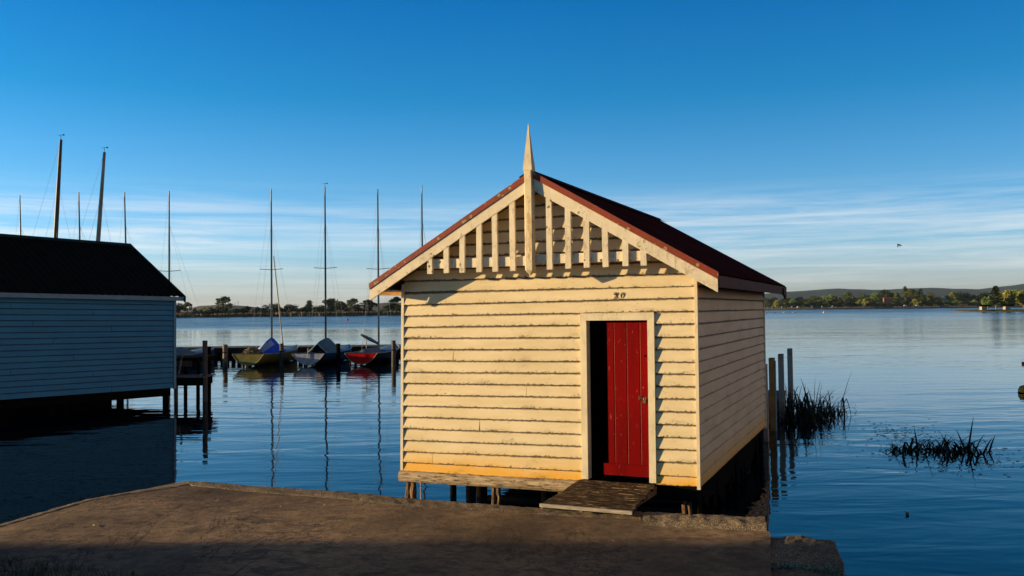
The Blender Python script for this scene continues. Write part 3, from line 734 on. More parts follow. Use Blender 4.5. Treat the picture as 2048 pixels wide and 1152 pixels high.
# ================================================================== BLUE SHED
th = R(35); dS = Vector((math.sin(th), math.cos(th), 0)); nS = Vector((-math.cos(th), math.sin(th), 0))
BS = empty('boathouse', (-10.24, 26.5, 0), 0, 'shaded blue weatherboard boathouse with black roof on piles at the left edge', 'boathouse')
BS.rotation_euler = (0, 0, -th)      # local +y runs away along the wall, local -x goes inland
def S(x, y, z_): return (x, y, z_-.015*y)
sb = MB(); zz = [.48+.156*i for i in range(18)]
for i in range(17):
    j_ = -2.0-((i*37) % 11)*.55
    for k, (p, q) in enumerate(((-12.0, j_-.004), (j_+.004, 0))): weatherboards(sb, lambda y, o_, z_: S(o_, y, z_), p, q, zz[i], zz[i], zz[i+1], zz[i+1], proud=.022, seed=500+i*2+k, seg=.8)
sb.build('side_wall', M['bluewall'], BS)
sb = MB()
for i in range(17): weatherboards(sb, lambda x, o_, z_: S(x, o_, z_), -5.4, 0, zz[i], zz[i], zz[i+1], zz[i+1], proud=.02, seed=560+i, seg=.8)
sb.prism([(-5.4, 3.12), (0, 3.12), (-2.7, 4.82)], 'y', -.05, .015)
sb.build('end_wall', M['bluewall'], BS)
c = MB(); c.box(-5.4, -.02, -12, -.01, .50, 3.1); c.build('wall_core', M['dark'], BS)
c = MB(); c.box(-.02, .045, -.03, .045, .44, 3.15); c.build('corner_trim', M['bluefascia'], BS)
c = MB(); nn = 200
for sgn in (1, -1):
    vs = []
    for j in range(2):
        x = -2.7+sgn*2.9*j; zr = 4.95-1.72*j
        for i in range(nn+1):
            y = lerp(-12.2, .22, i/nn); vs.append((x, y, zr+.012*math.sin(i*1.9)-.015*y))
    c.add(vs, [(i, i+1, nn+2+i, nn+1+i) for i in range(nn)])
c.build('roof', M['greenroof'], BS)
c = MB()
for sgn in (1, -1): c.add([S(-2.7, -12.2, 5.0), S(-2.7, .24, 5.0), S(-2.7+sgn*.16, .24, 4.90), S(-2.7+sgn*.16, -12.2, 4.90)], [(0, 1, 2, 3)])
c.build('ridge_cap', M['capgreen'], BS)
c = MB()
for y_, sx in ((.22, 1), (.22, -1)): c.prism([(-2.7, 4.99), (-2.7, 4.80), (-2.7+sx*2.95, 3.04), (-2.7+sx*2.95, 3.24)], 'y', .205+.003*(sx > 0), .235+.003*(sx > 0))
c.build('bargeboard', M['capgreen'], BS)
c = MB()
vs = [S(.17, -12.2, 3.10), S(.19, -12.2, 3.10), S(.19, .20, 3.10), S(.17, .20, 3.10)]+[S(.17, -12.2, 3.22), S(.19, -12.2, 3.22), S(.19, .20, 3.22), S(.17, .20, 3.22)]
c.add(vs, [(0, 3, 2, 1), (4, 5, 6, 7), (0, 1, 5, 4), (1, 2, 6, 5), (2, 3, 7, 6), (3, 0, 4, 7)]); c.build('fascia', M['bluefascia'], BS)
c = MB(); c.add([S(-.15, -12, .24), S(-.03, -12, .24), S(-.03, -.1, .24), S(-.15, -.1, .24), S(-.15, -12, .505), S(-.03, -12, .505), S(-.03, -.1, .505), S(-.15, -.1, .505)], [(0, 3, 2, 1), (4, 5, 6, 7), (0, 1, 5, 4), (1, 2, 6, 5), (2, 3, 7, 6), (3, 0, 4, 7)]); c.build('bearer', M['dark'], BS)
c = MB(); c.box(-5.3, -.16, -.25, -.12, .22, .47); c.build('bearer', M['dark'], BS)
for (x, y) in [(-.2, -.15), (-.2, -1.6), (-.2, -3.6), (-.2, -5.6), (-.2, -7.6), (-2.6, -.2), (-5.2, -.2), (-2.6, -3.6), (-5.2, -3.6), (-2.6, -6), (-5.2, -6)]:
    c = MB(); c.tube([(x, y, -2), (x, y, .4)], .09, 10); c.build('pile', M['dark'], BS)
c = MB(); c.box(-.9, -.82, -12, -1.5, -.5, .44); c.build('under_blackout', M['dark'], BS)  # dark sheet added to black out the space under the shed
for yy in (-3.2, -5.6, -8.4):
    c = MB(); c.box(-5.2, -.15, yy-.05, yy+.05, -.4, .44); c.build('cross_blackout', M['dark'], BS)  # crosswise dark sheets added to keep the underside black

# small landing at the end of the blue shed
LD = empty('landing', (-9.9, 27.4, 0), 0, 'low dark timber landing with rail and posts attached to the blue boathouse', 'landing')
def lw(px, py, Y): v = at(px, py, Y); return v-Vector((-9.9, 27.4, 0))
p0 = lw(405, 752, 27.0); c = MB(); c.box(-1.6, p0.x+.02, -.5, .45, .50, .74); c.build('lower_deck', M['dark'], LD)
c = MB()
for i in range(9): c.box(-1.6+i*.23, -1.6+i*.23+.21, -.55, .5, .742, .775)
c.build('deck_boards', M['deck'], LD)
ur = lw(409, 720, 29.0).x; c = MB(); c.box(-1.9, ur, .9, 2.9, 1.12, 1.28); c.build('upper_deck', M['dark'], LD)
c = MB(); c.box(-1.2, ur-.15, .85, .898, 1.0, 1.19); c.build('rail_board', M['pile'], LD)
for px, top, bot, Y, r_ in [(410, 681, 0, 27.0, .075), (417, 693, 0, 30.5, .085), (371, 716, 0, 28.4, .06), (396, 716, 0, 29.6, .06), (352, 750, 0, 27.0, .06)]:
    v = lw(px, top, Y); c = MB(); c.tube([(v.x, v.y, -1.5), (v.x, v.y, v.z)], r_, 10, jitter=.04); c.build('post', M['pile'] if Y < 28 else M['dark'], LD)
a = lw(364, 708, 27.9); b = lw(357, 748, 27.2); c = MB(); c.tube([a, b], .035, 6); c.build('brace', M['pilelit'], LD)

# ================================================================== posts and jetty behind the cream boathouse
for k, (x, y, zt, wv, mt, lb) in enumerate([(-.235, 7.787, 1.54, .07, 'white', 'slim pale post half hidden by the back corner of the cream boathouse'), (-.272, 9.397, 1.583, .062, 'ochre', 'ochre square post nearest the back corner of the cream boathouse, with a pale right side'), (-.265, 11.035, 1.589, .062, 'white', 'grey square post between the ochre post and the tallest looking post'), (-.274, 13.103, 1.627, .062, 'white', 'grey square post farthest from the cream boathouse, wrapped by reeds at its foot')]):
    P = empty('mooring_post', HW(x, y, 0), -a_h, lb, 'post', 'square posts along the small jetty')
    c = MB(); loft(c, [octo(-wv, wv, -wv, wv, .008, z_, (z_)*-.004) for z_ in (-1.6, -.3, .4, zt-.01, zt)]); c.build('shaft', M[mt], P)
    c = MB(); c.box(-wv+.004, wv-.004, -wv+.004, wv-.004, zt+.001, zt+.016); c.build('cap', M['pile'], P)
    if k == 1: c = MB(); c.box(wv+.001, wv+.012, -wv, wv, -.2, zt-.05); c.build('edge_strip', M['bluefascia'], P)
J = empty('jetty', HW(-.9, 10, 0), -a_h, 'low dark plank jetty running from the back of the cream boathouse behind the reeds', 'jetty')
c = MB()
for i in range(44): c.box(-1.4, .50, -3.3+i*.15, -3.3+i*.15+.135, .50, .535)
c.build('deck_boards', M['deck'], J)
c = MB()
for i in range(4): c.box(.44, .48, -3.3, 3.3, .06+i*.11, .06+i*.11+.085)
for i in range(4): c.box(-1.4, .43, 3.2, 3.24, .06+i*.11, .06+i*.11+.085)
c.build('side_planks', M['pile'], J)
for y in (-3, -1, 1, 3):
    c = MB(); c.tube([(.36, y, -1.5), (.36, y, .49)], .07, 8); c.build('pile', M['dark'], J)

# ================================================================== reeds
def reed_clump(name, centers, nper, hgt, label, seed, spread=.16, arch=1.0):
    rr = random.Random(seed); m = MB(); m.loose = True
    o0 = Vector((sum(c_[0] for c_ in centers)/len(centers), sum(c_[1] for c_ in centers)/len(centers), 0))
    for (cx_, cy_) in centers:
        hk = rr.uniform(.6, 1.15)
        for k in range(nper):
            a = rr.uniform(0, 2*PI); out = Vector((math.cos(a), math.sin(a)*.8, 0)); L = hgt*hk*rr.uniform(.45, 1.15); wv = rr.uniform(.008, .028)
            side = Vector((-out.y, out.x, 0)); p = Vector((cx_, cy_, -.03))-o0+Vector((rr.gauss(0, spread), rr.gauss(0, spread), 0))
            lean = rr.uniform(.05+.25*(arch > 1.1), .45+.75*(arch > 1)); droop = rr.uniform(0, 3.2)*arch if rr.random() < .75 else rr.uniform(0, .6); n = 9; pts = []
            ang = PI/2-lean; brk = rr.choice((3, 4, 5, 6)) if rr.random() < .42 else 99
            for i in range(n+1):
                pts.append(p.copy()); ang -= droop/n*(i/n)*1.7
                if i == brk: ang -= rr.uniform(1.0, 2.3)
                p = p+(out*math.cos(ang)+Vector((0, 0, math.sin(ang))))*(L/n)
            vs = []
            for i, q in enumerate(pts):
                ww = wv*(1-(i/n)**2*.85); vs += [q-side*ww, q+side*ww]
            m.add(vs, [(2*i, 2*i+1, 2*i+3, 2*i+2) for i in range(n)])
    return tag(m.build(name, M['reed_leaf'], None, o0), label, 'reeds')
rr = random.Random(3)
cs = [(lerp(6.75, 8.0, t)+rr.uniform(-.15, .15), lerp(21.0, 22.2, t)+rr.uniform(-.5, .5)) for t in [k/17 for k in range(18)]]
cs = [c_ for c_ in cs if c_[0] < 7.7]+[(8.03, 22.0), (8.1, 22.3)]+[(6.6+rr.uniform(-.25, .3), 20.6+rr.uniform(-.6, .6)) for _ in range(7)]
reed_clump('reed_clump', cs, 17, 1.08, 'tall dark clump of reeds beside the jetty posts behind the cream boathouse', 11, .12, 1.05)
cs = [(at(px, 905, 16.2).x, 16.2+rr.uniform(-.35, .35)) for px in (1803, 1822, 1836, 1843, 1856, 1868, 1886, 1893, 1900, 1912, 1922, 1934, 1943)]
reed_clump('reed_clump', cs, 15, .62, 'low spidery clump of dark reeds alone on the open water at the right', 5, .09, 1.15)
reed_clump('reed_clump', [(at(1955, 905, 16).x, 16.0), (at(1980, 905, 16).x, 16.1)], 5, .75, 'few thin trailing reed stems at the right side of the low spidery clump', 9, .04, 1.3)
# floating weed
W_ = MB(); W_.loose = True; rr = random.Random(21)
for k in range(520):
    if k % 2: x, y = rr.gauss(7.9, .75), rr.gauss(15.7, .9)
    else: x, y = rr.gauss(8.3, .55), rr.gauss(18.6, 1.0)
    s_ = rr.uniform(.008, .035); t = rr.uniform(0, 3); n = 5
    W_.add([(x+s_*math.cos(t+2*PI*j/n)*rr.uniform(.6, 1.8), y+s_*math.sin(t+2*PI*j/n), .004+.004*rr.random()) for j in range(n)], [tuple(range(n))])
tag(W_.build('floating_weed', M['reed_leaf']), 'scattered dark bits of weed floating around the reeds at the right', 'weed', kind='stuff')
# small stake with twig near the bottom right, partly sunken float at the frame edge
v = at(1815, 1031, 11.4)
c = MB(); c.tube([(0, 0, -.6), (0, 0, .02), (.004, 0, .035)], [.022, .02, .014], 8, jitter=.15); c.tube([(0, 0, .02), (-.03, 0, .045)], .006, 5)
tag(c.build('stake', M['pilelit'], None, (v.x, 11.4, 0)), 'tiny stub of a stake just breaking the water at the lower right', 'stake')
v = at(2051, 793, 27)
FL = empty('mooring_buoy', (v.x, 27, .0), 0, 'orange brown barrel buoy with a dark band, cut by the right frame edge', 'buoy')
c = MB(); pr = [(-.22, .06), (-.18, .16), (-.05, .20), (.10, .20), (.20, .15), (.24, .05)]
c.tube([(0, 0, z_) for z_, r_ in pr], [r_ for z_, r_ in pr], 18); c.build('float_body', M['mud_brown_float'], FL)
c = MB(); c.tube([(0, 0, -.02), (0, 0, .03)], .207, 18); c.build('band', M['dark'], FL)
v = at(2052, 735, 40)
P = empty('mooring_post', (v.x, 40, 0), 0, 'dark post beyond the orange buoy at the right frame edge', 'post')
c = MB(); c.tube([(0, 0, -1.5), (-.03, 0, -2.0+2.1)], .15, 10); c.tube([(-.03, 0, .1), (-.06, 0, v.z)], [.12, .15], 10); c.build('shaft', M['dark'], P)

# ================================================================== PIER
PR = empty('pier', (-14, 52, 0), 0, 'long dark timber pier behind the row of moored sailboats', 'pier')
c = MB(); c.box(-26, 14, -.8, 1.8, .62, .70); c.build('deck', M['deck'], PR)
c = MB(); c.box(-26, 14, -.84, -.802, .38, .695); c.build('edge_beam', M['pierdark'], PR)
c = MB(); x = -26
while x < 14:
    wv = rnd(.16, .26); c.box(x, x+wv, -.80, -.76, -.3, .38); x += wv+rnd(.03, .20)
c.build('vertical_planks', M['pierdark'], PR)
c = MB(); c.box(-26, 14, 1.5, 1.56, -.3, .36); c.build('back_planks', M['pierdark'], PR)
for i in range(20):
    x = -25.5+i*2.0
    c = MB(); c.tube([(x, -.95, -1.5), (x, -.95, .5)], .10, 8); c.build('pile', M['pile'] if i % 3 else M['white'], PR)

# mooring posts in front of the boats
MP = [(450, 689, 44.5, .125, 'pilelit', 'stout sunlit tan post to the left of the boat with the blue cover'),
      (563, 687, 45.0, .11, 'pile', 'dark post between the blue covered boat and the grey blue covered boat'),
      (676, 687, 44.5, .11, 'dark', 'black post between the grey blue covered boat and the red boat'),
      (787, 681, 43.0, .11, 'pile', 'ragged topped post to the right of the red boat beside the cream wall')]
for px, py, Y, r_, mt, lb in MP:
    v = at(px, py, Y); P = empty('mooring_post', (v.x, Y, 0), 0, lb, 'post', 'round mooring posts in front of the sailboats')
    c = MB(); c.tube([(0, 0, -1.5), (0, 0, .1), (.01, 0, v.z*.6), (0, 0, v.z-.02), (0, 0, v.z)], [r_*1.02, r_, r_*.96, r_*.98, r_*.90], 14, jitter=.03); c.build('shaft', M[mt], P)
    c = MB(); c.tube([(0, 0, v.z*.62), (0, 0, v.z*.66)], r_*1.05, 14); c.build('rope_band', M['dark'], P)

# ================================================================== SAILBOATS
def half_w(t, W_): return W_*(.98+.30*t-.20*t*t if t < .45 else max(.02, (.98+.30*.45-.04)*(1-((t-.45)/.55)**2.1)))
def boat(x, y, L, W_, hullm, transm, label, cover=None, mast_top=9.3, mast_px=None, lean=(0, 0), spread=True, boomup=False, heap=False, extra_spar=False, mastm='metal', mast_r=.052, mt_y=.46, rz=-R(7.5), deckm='pale_deck_paint', rudder=True, vane=False, mast_xy=None):
    B = empty('sailboat', (x, y, 0), rz, label, 'sailboat', 'sailboats moored in a row at the pier')
    ZG = .62
    NS, NK = 16, 12; rings = []
    for i in range(NS+1):
        t = i/NS; hw = half_w(t, W_); zg = ZG+.02-.10*math.sin(PI*min(1, t*1.1))*.6+.18*t*t; kd = .53+.12*math.sin(PI*t)
        ring = []
        for k in range(NK+1):
            a = PI*k/NK; cx_ = math.cos(a); sx_ = math.sin(a)
            ring.append((-hw*cx_, t*L, zg-(zg-(ZG-kd))*(1-abs(cx_)**2.5)))
        rings.append(ring)
    c = MB(); k1 = NK+1
    c.add([p for r in rings for p in r], [(i*k1+k, i*k1+k+1, (i+1)*k1+k+1, (i+1)*k1+k) for i in range(NS) for k in range(NK)], 0, True)
    c.build('hull', M[hullm], B)
    c = MB(); r_ = [(p[0]*.995, -.012, p[2]) for p in rings[0]]; r2 = [(p[0]*.995, .02, p[2]) for p in rings[0]]
    c.add(r_+r2, [tuple(range(k1)), tuple(range(2*k1-1, k1-1, -1))]+[(k, k+k1, k+1+k1, k+1) for k in range(k1-1)]+[(0, k1-1, 2*k1-1, k1)])
    tr = c.build('transom', M[transm], B)
    c = MB(); c.tube([(p[0], -.016, p[2]) for p in rings[0]], .014, 6); c.build('transom_rim', M['gunwale_timber'], tr)
    # deck with cockpit well
    c = MB(); vs = []
    for i in range(NS+1):
        l_, r__ = rings[i][0], rings[i][-1]; t = i/NS
        well = .12 < t < .50
        for u in (-1, -.62, -.6, 0, .6, .62, 1):
            xx = abs(l_[0])*u; zz_ = l_[2]-.012+.05*(1-u*u)*(0 if well else 1)-(.28 if (well and abs(u) < .61) else 0)
            vs.append((xx, t*L, zz_))
    c.add(vs, [(i*7+k, i*7+k+1, (i+1)*7+k+1, (i+1)*7+k) for i in range(NS) for k in range(6)]); c.build('deck', M[deckm], B)
    for sgn, idx in ((-1, 0), (1, -1)):
        c = MB(); c.tube([(rings[i][idx][0], rings[i][idx][1], rings[i][idx][2]+.008) for i in range(NS+1)], .022, 6); c.build('gunwale', M['gunwale_timber'] if transm != 'grey_hull_paint' else M['navy_hull_paint'], B)
    if rudder and transm == 'grey_hull_paint':
        c = MB(); c.tube([(0, -.04, -.2), (0, -.04, .92)], .014, 6); c.tube([(0, -.05, .70), (.02, .7, .82)], .012, 6); c.build('rudder', M['gunwale_timber'], B)
    my = mt_y*L; mx = 0.0
    if mast_xy is not None:      # foot placed by its own world position
        q = Vector(mast_xy)-Vector((x, y)); mx = q.x*math.cos(-rz)-q.y*math.sin(-rz); my = q.x*math.sin(-rz)+q.y*math.cos(-rz)
    top = Vector((mx+lean[0], my+lean[1], mast_top)); foot = Vector((mx, my, .5))
    c = MB(); c.tube([foot, foot.lerp(top, .35), foot.lerp(top, .7), top], [mast_r, mast_r, mast_r*.88, mast_r*.6], 10); mast = c.build('mast', M[mastm], B)
    if spread:
        sp = foot.lerp(top, .512); c = MB(); s2 = .62
        c.tube([(sp.x-s2*math.cos(rz), sp.y+s2*math.sin(rz), sp.z+.02), (sp.x, sp.y, sp.z-.02), (sp.x+s2*math.cos(rz), sp.y-s2*math.sin(rz), sp.z+.03)], .018, 6); c.build('spreader', M['metal'], mast)
    if vane:
        c = MB(); c.tube([top, top+Vector((0, 0, .2))], .008, 5); c.tube([top+Vector((-.12, 0, .18)), top+Vector((.12, 0, .20))], .008, 5)
        c.add([top+Vector((.08, 0, .17)), top+Vector((.15, .01, .16)), top+Vector((.15, 0, .23)), top+Vector((.08, .01, .22))], [(0, 1, 2, 3)]); c.build('wind_vane', M['dark'], mast)
    hounds = foot.lerp(top, .80)
    ends = [(hounds, Vector((0, L*.98, ZG+.12))), (hounds, Vector((-W_*.95, my-.3, ZG))), (hounds, Vector((W_*.95, my-.3, ZG))), (top, Vector((0, .05, ZG)))]
    for p, q in ends:
        c = MB(); c.tube([p, p.lerp(q, .5)+Vector((0, 0, -.03)), q], .0048, 4, caps=False); c.build('stay', M['wire'], B)
    if cover:
        zg = ZG-.02
        c = MB(); ys = [.20, .25, .33, .40, mt_y, .52, .60]; hs = cover[1]; vs = []
        for j, (t, h) in enumerate(zip(ys, hs)):
            hw = half_w(t, W_)*(.86 if 0 < j < len(ys)-1 else .66)
            for u in (-1, -.75, -.4, -.06, .06, .4, .75, 1):
                sag = .05*math.sin(abs(u)*PI)*(1+.4*noise.noise((u*3, j, x)))
                zv = zg+.02+(h)*(1-abs(u))**.92-sag if abs(u) > .07 else zg+.02+h
                vs.append((hw*u, t*L, zv if abs(u) < 1 else zg-.06))
        n = len(ys)
        fs0 = [(i*8+k, i*8+k+1, (i+1)*8+k+1, (i+1)*8+k) for i in range(n-1) for k in range(7)]
        c.add(vs, fs0, 0, True)
        cv_ = c.build('boat_cover', [M[cover[0]], M[cover[2]]] if len(cover) > 2 else M[cover[0]], B)
        if len(cover) > 2:
            for p in cv_.data.polygons:
                if p.center.y < .43*L and p.center.x < .25 and p.center.z < ZG+.62: p.material_index = 1  # sunlit left panel put into the cloth colour
        sb_ = cv_.modifiers.new('soft_cloth', 'SUBSURF'); sb_.levels = 2; sb_.render_levels = 2
        md = cv_.modifiers.new('thickness', 'SOLIDIFY'); md.thickness = .012
    if boomup:
        a = Vector((0, my-.05, 1.02)); b = Vector((-.0, my-2.9, 1.55)); c = MB(); c.tube([a, a.lerp(b, .5), b], [.07, .10, .06], 10); c.build('boom', M['grey_cover_cloth'], B)
        c = MB(); c.tube([b+Vector((0, .8, -.15)), (0, my-2.1, .6)], .02, 6); c.build('boom_crutch', M['metal'], B)
        c = MB(); c.prism([(-W_*.55, .55), (W_*.55, .55), (W_*.12, .86), (-W_*.12, .80)], 'y', .6, 2.6); c.build('boat_cover', M['grey_cover_cloth'], B)
    if heap:
        bm = bmesh.new(); bmesh.ops.create_icosphere(bm, subdivisions=3, radius=1)
        for v_ in bm.verts: v_.co += v_.co.normalized()*noise.noise(v_.co*2.3)*.5; v_.co = Vector((v_.co.x*.42, v_.co.y*.45, v_.co.z*.20))
        me = bpy.data.meshes.new('sail_heap'); bm.to_mesh(me); bm.free(); me.materials.append(M['canvas_heap'])
        o = bpy.data.objects.new('sail_heap', me); col.objects.link(o); o.parent = B; o.location = (-.15, .75, .72)
    if extra_spar:
        v1 = at(547, 512, 47.4); v0 = at(566, 690, 47.4); q = []
        for v_ in (v1, v0):
            d = v_-Vector((x, y, 0)); q.append(Vector((d.x*math.cos(-rz)-d.y*math.sin(-rz), d.x*math.sin(-rz)+d.y*math.cos(-rz), v_.z)))
        c = MB(); c.tube(q, .030, 8); c.build('raised_boom', M['metal'], B)
    return B
def mastpos(px, Y): v = at(px, 680, Y); return (v.x, Y)
def bx(px, Y=44): return at(px, 715, Y).x
boat(bx(496), 44, 6.6, .84, 'yellow_hull_paint', 'yellow_hull_paint', 'dull yellow sailboat under a bright blue cover with a crumpled tan sail on its stern', ('blue_cover_cloth', [.15, .34, .56, .72, .84, .56, .08], 'sunlit_blue_cover_cloth'), 9.38, mast_xy=mastpos(543.5, 47), heap=True, extra_spar=True, mastm='metal')
boat(bx(616), 44, 6.6, .86, 'navy_hull_paint', 'grey_hull_paint', 'grey and navy sailboat fully wrapped in a slate blue cover', ('teal_cover_cloth', [.46, .60, .68, .74, .76, .56, .10]), 9.46, mast_xy=mastpos(651.5, 47), vane=True, mastm='woodmast')
boat(bx(722), 44, 6.6, .86, 'black_hull_paint', 'red_hull_paint', 'sailboat with a bright red transom and its boom raised over an open cockpit', None, 9.32, mast_xy=mastpos(757.5, 47), boomup=True, mastm='metal')
boat(bx(830), 44.2, 6.6, .80, 'white_hull_paint', 'grey_hull_paint', 'pale sailboat almost wholly hidden behind the left wall of the cream boathouse', None, 9.5, mast_xy=mastpos(846, 47))
boat(bx(303, 43), 43, 6.6, .80, 'navy_hull_paint', 'white_hull_paint', 'navy sailboat whose bow shows just right of the blue boathouse', ('teal_cover_cloth', [.1, .2, .3, .35, .35, .25, .08]), 9.33, mast_xy=mastpos(338.5, 47))
lbl = ['sailboat hidden behind the blue boathouse, its short mast rising right of the thick grey mast', 'sailboat hidden behind the blue boathouse, its short mast rising between the two thick masts', 'sailboat hidden behind the blue boathouse, its short mast the leftmost of all']
for (px, pt, top, hm), lb in zip([(215, 252.5, 9.31, 'white_hull_paint'), (120, 160.5, 9.33, 'red_hull_paint'), (5, 42, 9.2, 'black_hull_paint')], lbl):
    boat(bx(px, 43), 43, 6.6, .80, hm, hm, lb, None, top, mast_xy=mastpos(pt+4, 47), lean=(-.22, .0), mastm='metal')
b1 = at(103, 640, 36); t1 = at(116, 278, 36); b2 = at(178, 640, 36); t2 = at(206, 303, 36)
boat(-19.9, 33.5, 6.8, .9, 'white_hull_paint', 'white_hull_paint', 'larger sailboat hidden behind the blue boathouse, its thick dark mast the tallest at the left', None, t1.z, mast_xy=(at(97, 640, 36).x, 36), lean=(.40, .19), mastm='woodmast', mast_r=.10, spread=False, vane=True)
boat(-18.2, 33.5, 6.8, .9, 'navy_hull_paint', 'navy_hull_paint', 'larger sailboat hidden behind the blue boathouse, its thick silver mast leaning right', None, t2.z, mast_xy=(at(178, 640, 36).x, 36), lean=(.52, .24), mastm='metal', mast_r=.095, spread=False, vane=True)

# ================================================================== FAR SHORES
def ridge(name, pts, Y, depth, mat, base=-2, n=160, rough=1.0, kind='structure'):
    """pts: (px, py) skyline at distance Y; built as a hill body with depth"""
    m = MB(); rows = 7; vs = []
    for j in range(rows+1):
        for i in range(n+1):
            u = i/n; q = poly_at(pts, u); v = at(q[0], q[1], Y)
            s_ = math.sin(PI/2*min(1, j/4)) if j <= 4 else math.cos(PI/2*(j-4)/(rows-4))
            z_ = base+(v.z-base)*s_; z_ += rough*noise.noise((v.x/ (Y*.01), j*1.3, 0))*s_
            vs.append((v.x*(1+(j-4)*depth/Y/4), Y+(j-4)*depth/4, z_))
    m.add(vs, [(j*(n+1)+i, j*(n+1)+i+1, (j+1)*(n+1)+i+1, (j+1)*(n+1)+i) for j in range(rows) for i in range(n)], 0, True)
    return tag(m.build(name, mat), kind=kind)
ridge('hill', [(1100, 600), (1480, 592), (1560, 584), (1610, 581), (1680, 577), (1760, 580), (1850, 575), (1900, 577), (1960, 578), (2010, 572), (2060, 567), (2200, 560), (2400, 572), (2800, 566), (3300, 580), (4000, 590), (4800, 625)], 6500, 1500, M['hill_forest'], rough=6)
ridge('hill', [(-300, 640), (150, 630), (330, 624), (400, 612), (440, 609), (500, 613), (560, 620), (640, 618), (720, 610), (770, 605), (840, 606), (950, 612), (1100, 612), (1400, 615), (1600, 622)], 3600, 900, M['dry_hill'], rough=3)
def shore(name, pts, depth, h, mat, jag=4):
    m = MB(); n = 200; vs = []; prof = [(0, -.5), (.01, .15*h), (.03, .6*h), (.1, h), (1, h*1.3)]
    for j, (d, z_) in enumerate(prof):
        for i in range(n+1):
            q = poly_at(pts, i/n); k = noise.noise((q[0]*.02, q[1]*.02, 2))*jag
            vs.append((q[0], q[1]+d*depth+k, z_+noise.noise((q[0]*.08, j, 4))*.12*h*(j > 1)))
    m.add(vs, [(j*(n+1)+i, j*(n+1)+i+1, (j+1)*(n+1)+i+1, (j+1)*(n+1)+i) for j in range(len(prof)-1) for i in range(n)], 0, True)
    return tag(m.build(name, mat), kind='structure')
shore('far_shore', [(-900, 640), (-400, 625), (-100, 625), (80, 700), (300, 900)], 3000, 1.0, M['shore_grass'])
shore('far_shore', [(180, 1100), (320, 1085), (700, 1075), (1600, 900)], 5200, 2.2, M['dry_bank'])
# reed belt on the left shore
RB = MB(); RB.loose = True; rr = random.Random(4)
for k in range(14000):
    x = rr.uniform(-330, -60); y = 627+rr.uniform(0, 16)+noise.noise((x*.02, 0, 0))*4
    h = rr.uniform(1.3, 3.0)*(1+.35*noise.noise((x*.03, 7, 1))); a = rr.uniform(-.5, .5); ww = rr.uniform(.12, .4)
    RB.add([(x-ww, y, .2), (x+ww, y+a, .2), (x+ww*.7, y+a, .3+h), (x-ww*.5, y, .3+h*rr.uniform(.7, 1))], [(0, 1, 2, 3)])
tag(RB.build('reed_belt', M['shore_reeds']), 'low yellowish reed belt along the far left shore', 'reeds', kind='stuff')

# tree prototypes, about 10 m tall, origin at the foot
def crown_mesh(kind, seed, n=1500):
    rr = random.Random(seed); m = MB(); m.loose = True; cl = []
    if kind == 'round':
        for _ in range(26): a = rr.uniform(0, 6.28); r_ = rr.uniform(.5, 3.2); cl.append((r_*math.cos(a), r_*math.sin(a), 5.6+rr.uniform(-3.2, 3.4)*(1-r_/5.5), rr.uniform(1.0, 1.9)))
    elif kind == 'umbrella':
        for _ in range(26): a = rr.uniform(0, 6.28); r_ = rr.uniform(0, 4.2); cl.append((r_*math.cos(a), r_*math.sin(a), 8.6-.11*r_*r_+rr.uniform(-.8, .5), rr.uniform(.8, 1.5)))
        for _ in range(8): a = rr.uniform(0, 6.28); cl.append((2*math.cos(a), 2*math.sin(a), rr.uniform(4, 6.5), rr.uniform(.7, 1.3)))
    elif kind == 'tall':
        for _ in range(24): zz_ = rr.uniform(1.8, 9.4); r_ = rr.uniform(0, 1.5)*(1-abs(zz_-5)/6.5); a = rr.uniform(0, 6.28); cl.append((r_*math.cos(a), r_*math.sin(a), zz_, rr.uniform(.6, 1.2)))
    elif kind == 'bush':
        for _ in range(22): a = rr.uniform(0, 6.28); r_ = rr.uniform(0, 4.0); cl.append((r_*math.cos(a), r_*math.sin(a), rr.uniform(1.2, 8.2-.9*r_), rr.uniform(1.2, 2.2)))
    elif kind == 'pine':
        for i in range(12):
            zz_ = 1.8+i*.66; rad = 3.3*(1-(zz_-1.8)/8.4)**.85
            for k in range(7):
                a = rr.uniform(0, .5)+k*.9+i*.4
                for s_ in (.4, .75, 1.0): cl.append((rad*s_*math.cos(a), rad*s_*math.sin(a), zz_+.25*s_, .28))
    per = n//len(cl)
    for cx_, cy_, cz_, cr in cl:
        for _ in range(per):
            d = Vector((rr.gauss(0, 1), rr.gauss(0, 1), rr.gauss(0, 1))).normalized()*cr*rr.uniform(.55, 1.08); p = Vector((cx_, cy_, cz_))+d*Vector((1, 1, .8)) if False else Vector((cx_+d.x, cy_+d.y, cz_+d.z*.8))
            u = Vector((rr.gauss(0, 1), rr.gauss(0, 1), rr.gauss(0, 1))).normalized(); v = u.orthogonal().normalized(); s_ = rr.uniform(.26, .55)
            m.add([p-u*s_, p+v*s_*.6, p+u*s_, p-v*s_*.6], [(0, 1, 2, 3)])
    return m
def trunk_mesh(kind, seed):
    rr = random.Random(seed); m = MB(); top = {'round': 6, 'umbrella': 7.5, 'tall': 9, 'bush': 4, 'pine': 9.8}[kind]
    m.tube([(0, 0, -.5), (rr.uniform(-.2, .2), 0, top*.5), (rr.uniform(-.3, .3), .1, top)], [.28, .2, .05], 7)
    for k in range(6):
        a = rr.uniform(0, 6.28); z0 = rr.uniform(.25, .7)*top; l_ = rr.uniform(1.2, 2.8)*(.4 if kind in ('tall', 'pine') else 1)
        m.tube([(0, 0, z0), (l_*math.cos(a), l_*math.sin(a), z0+l_*.9)], [.12, .03], 5)
    return m
TM = {}
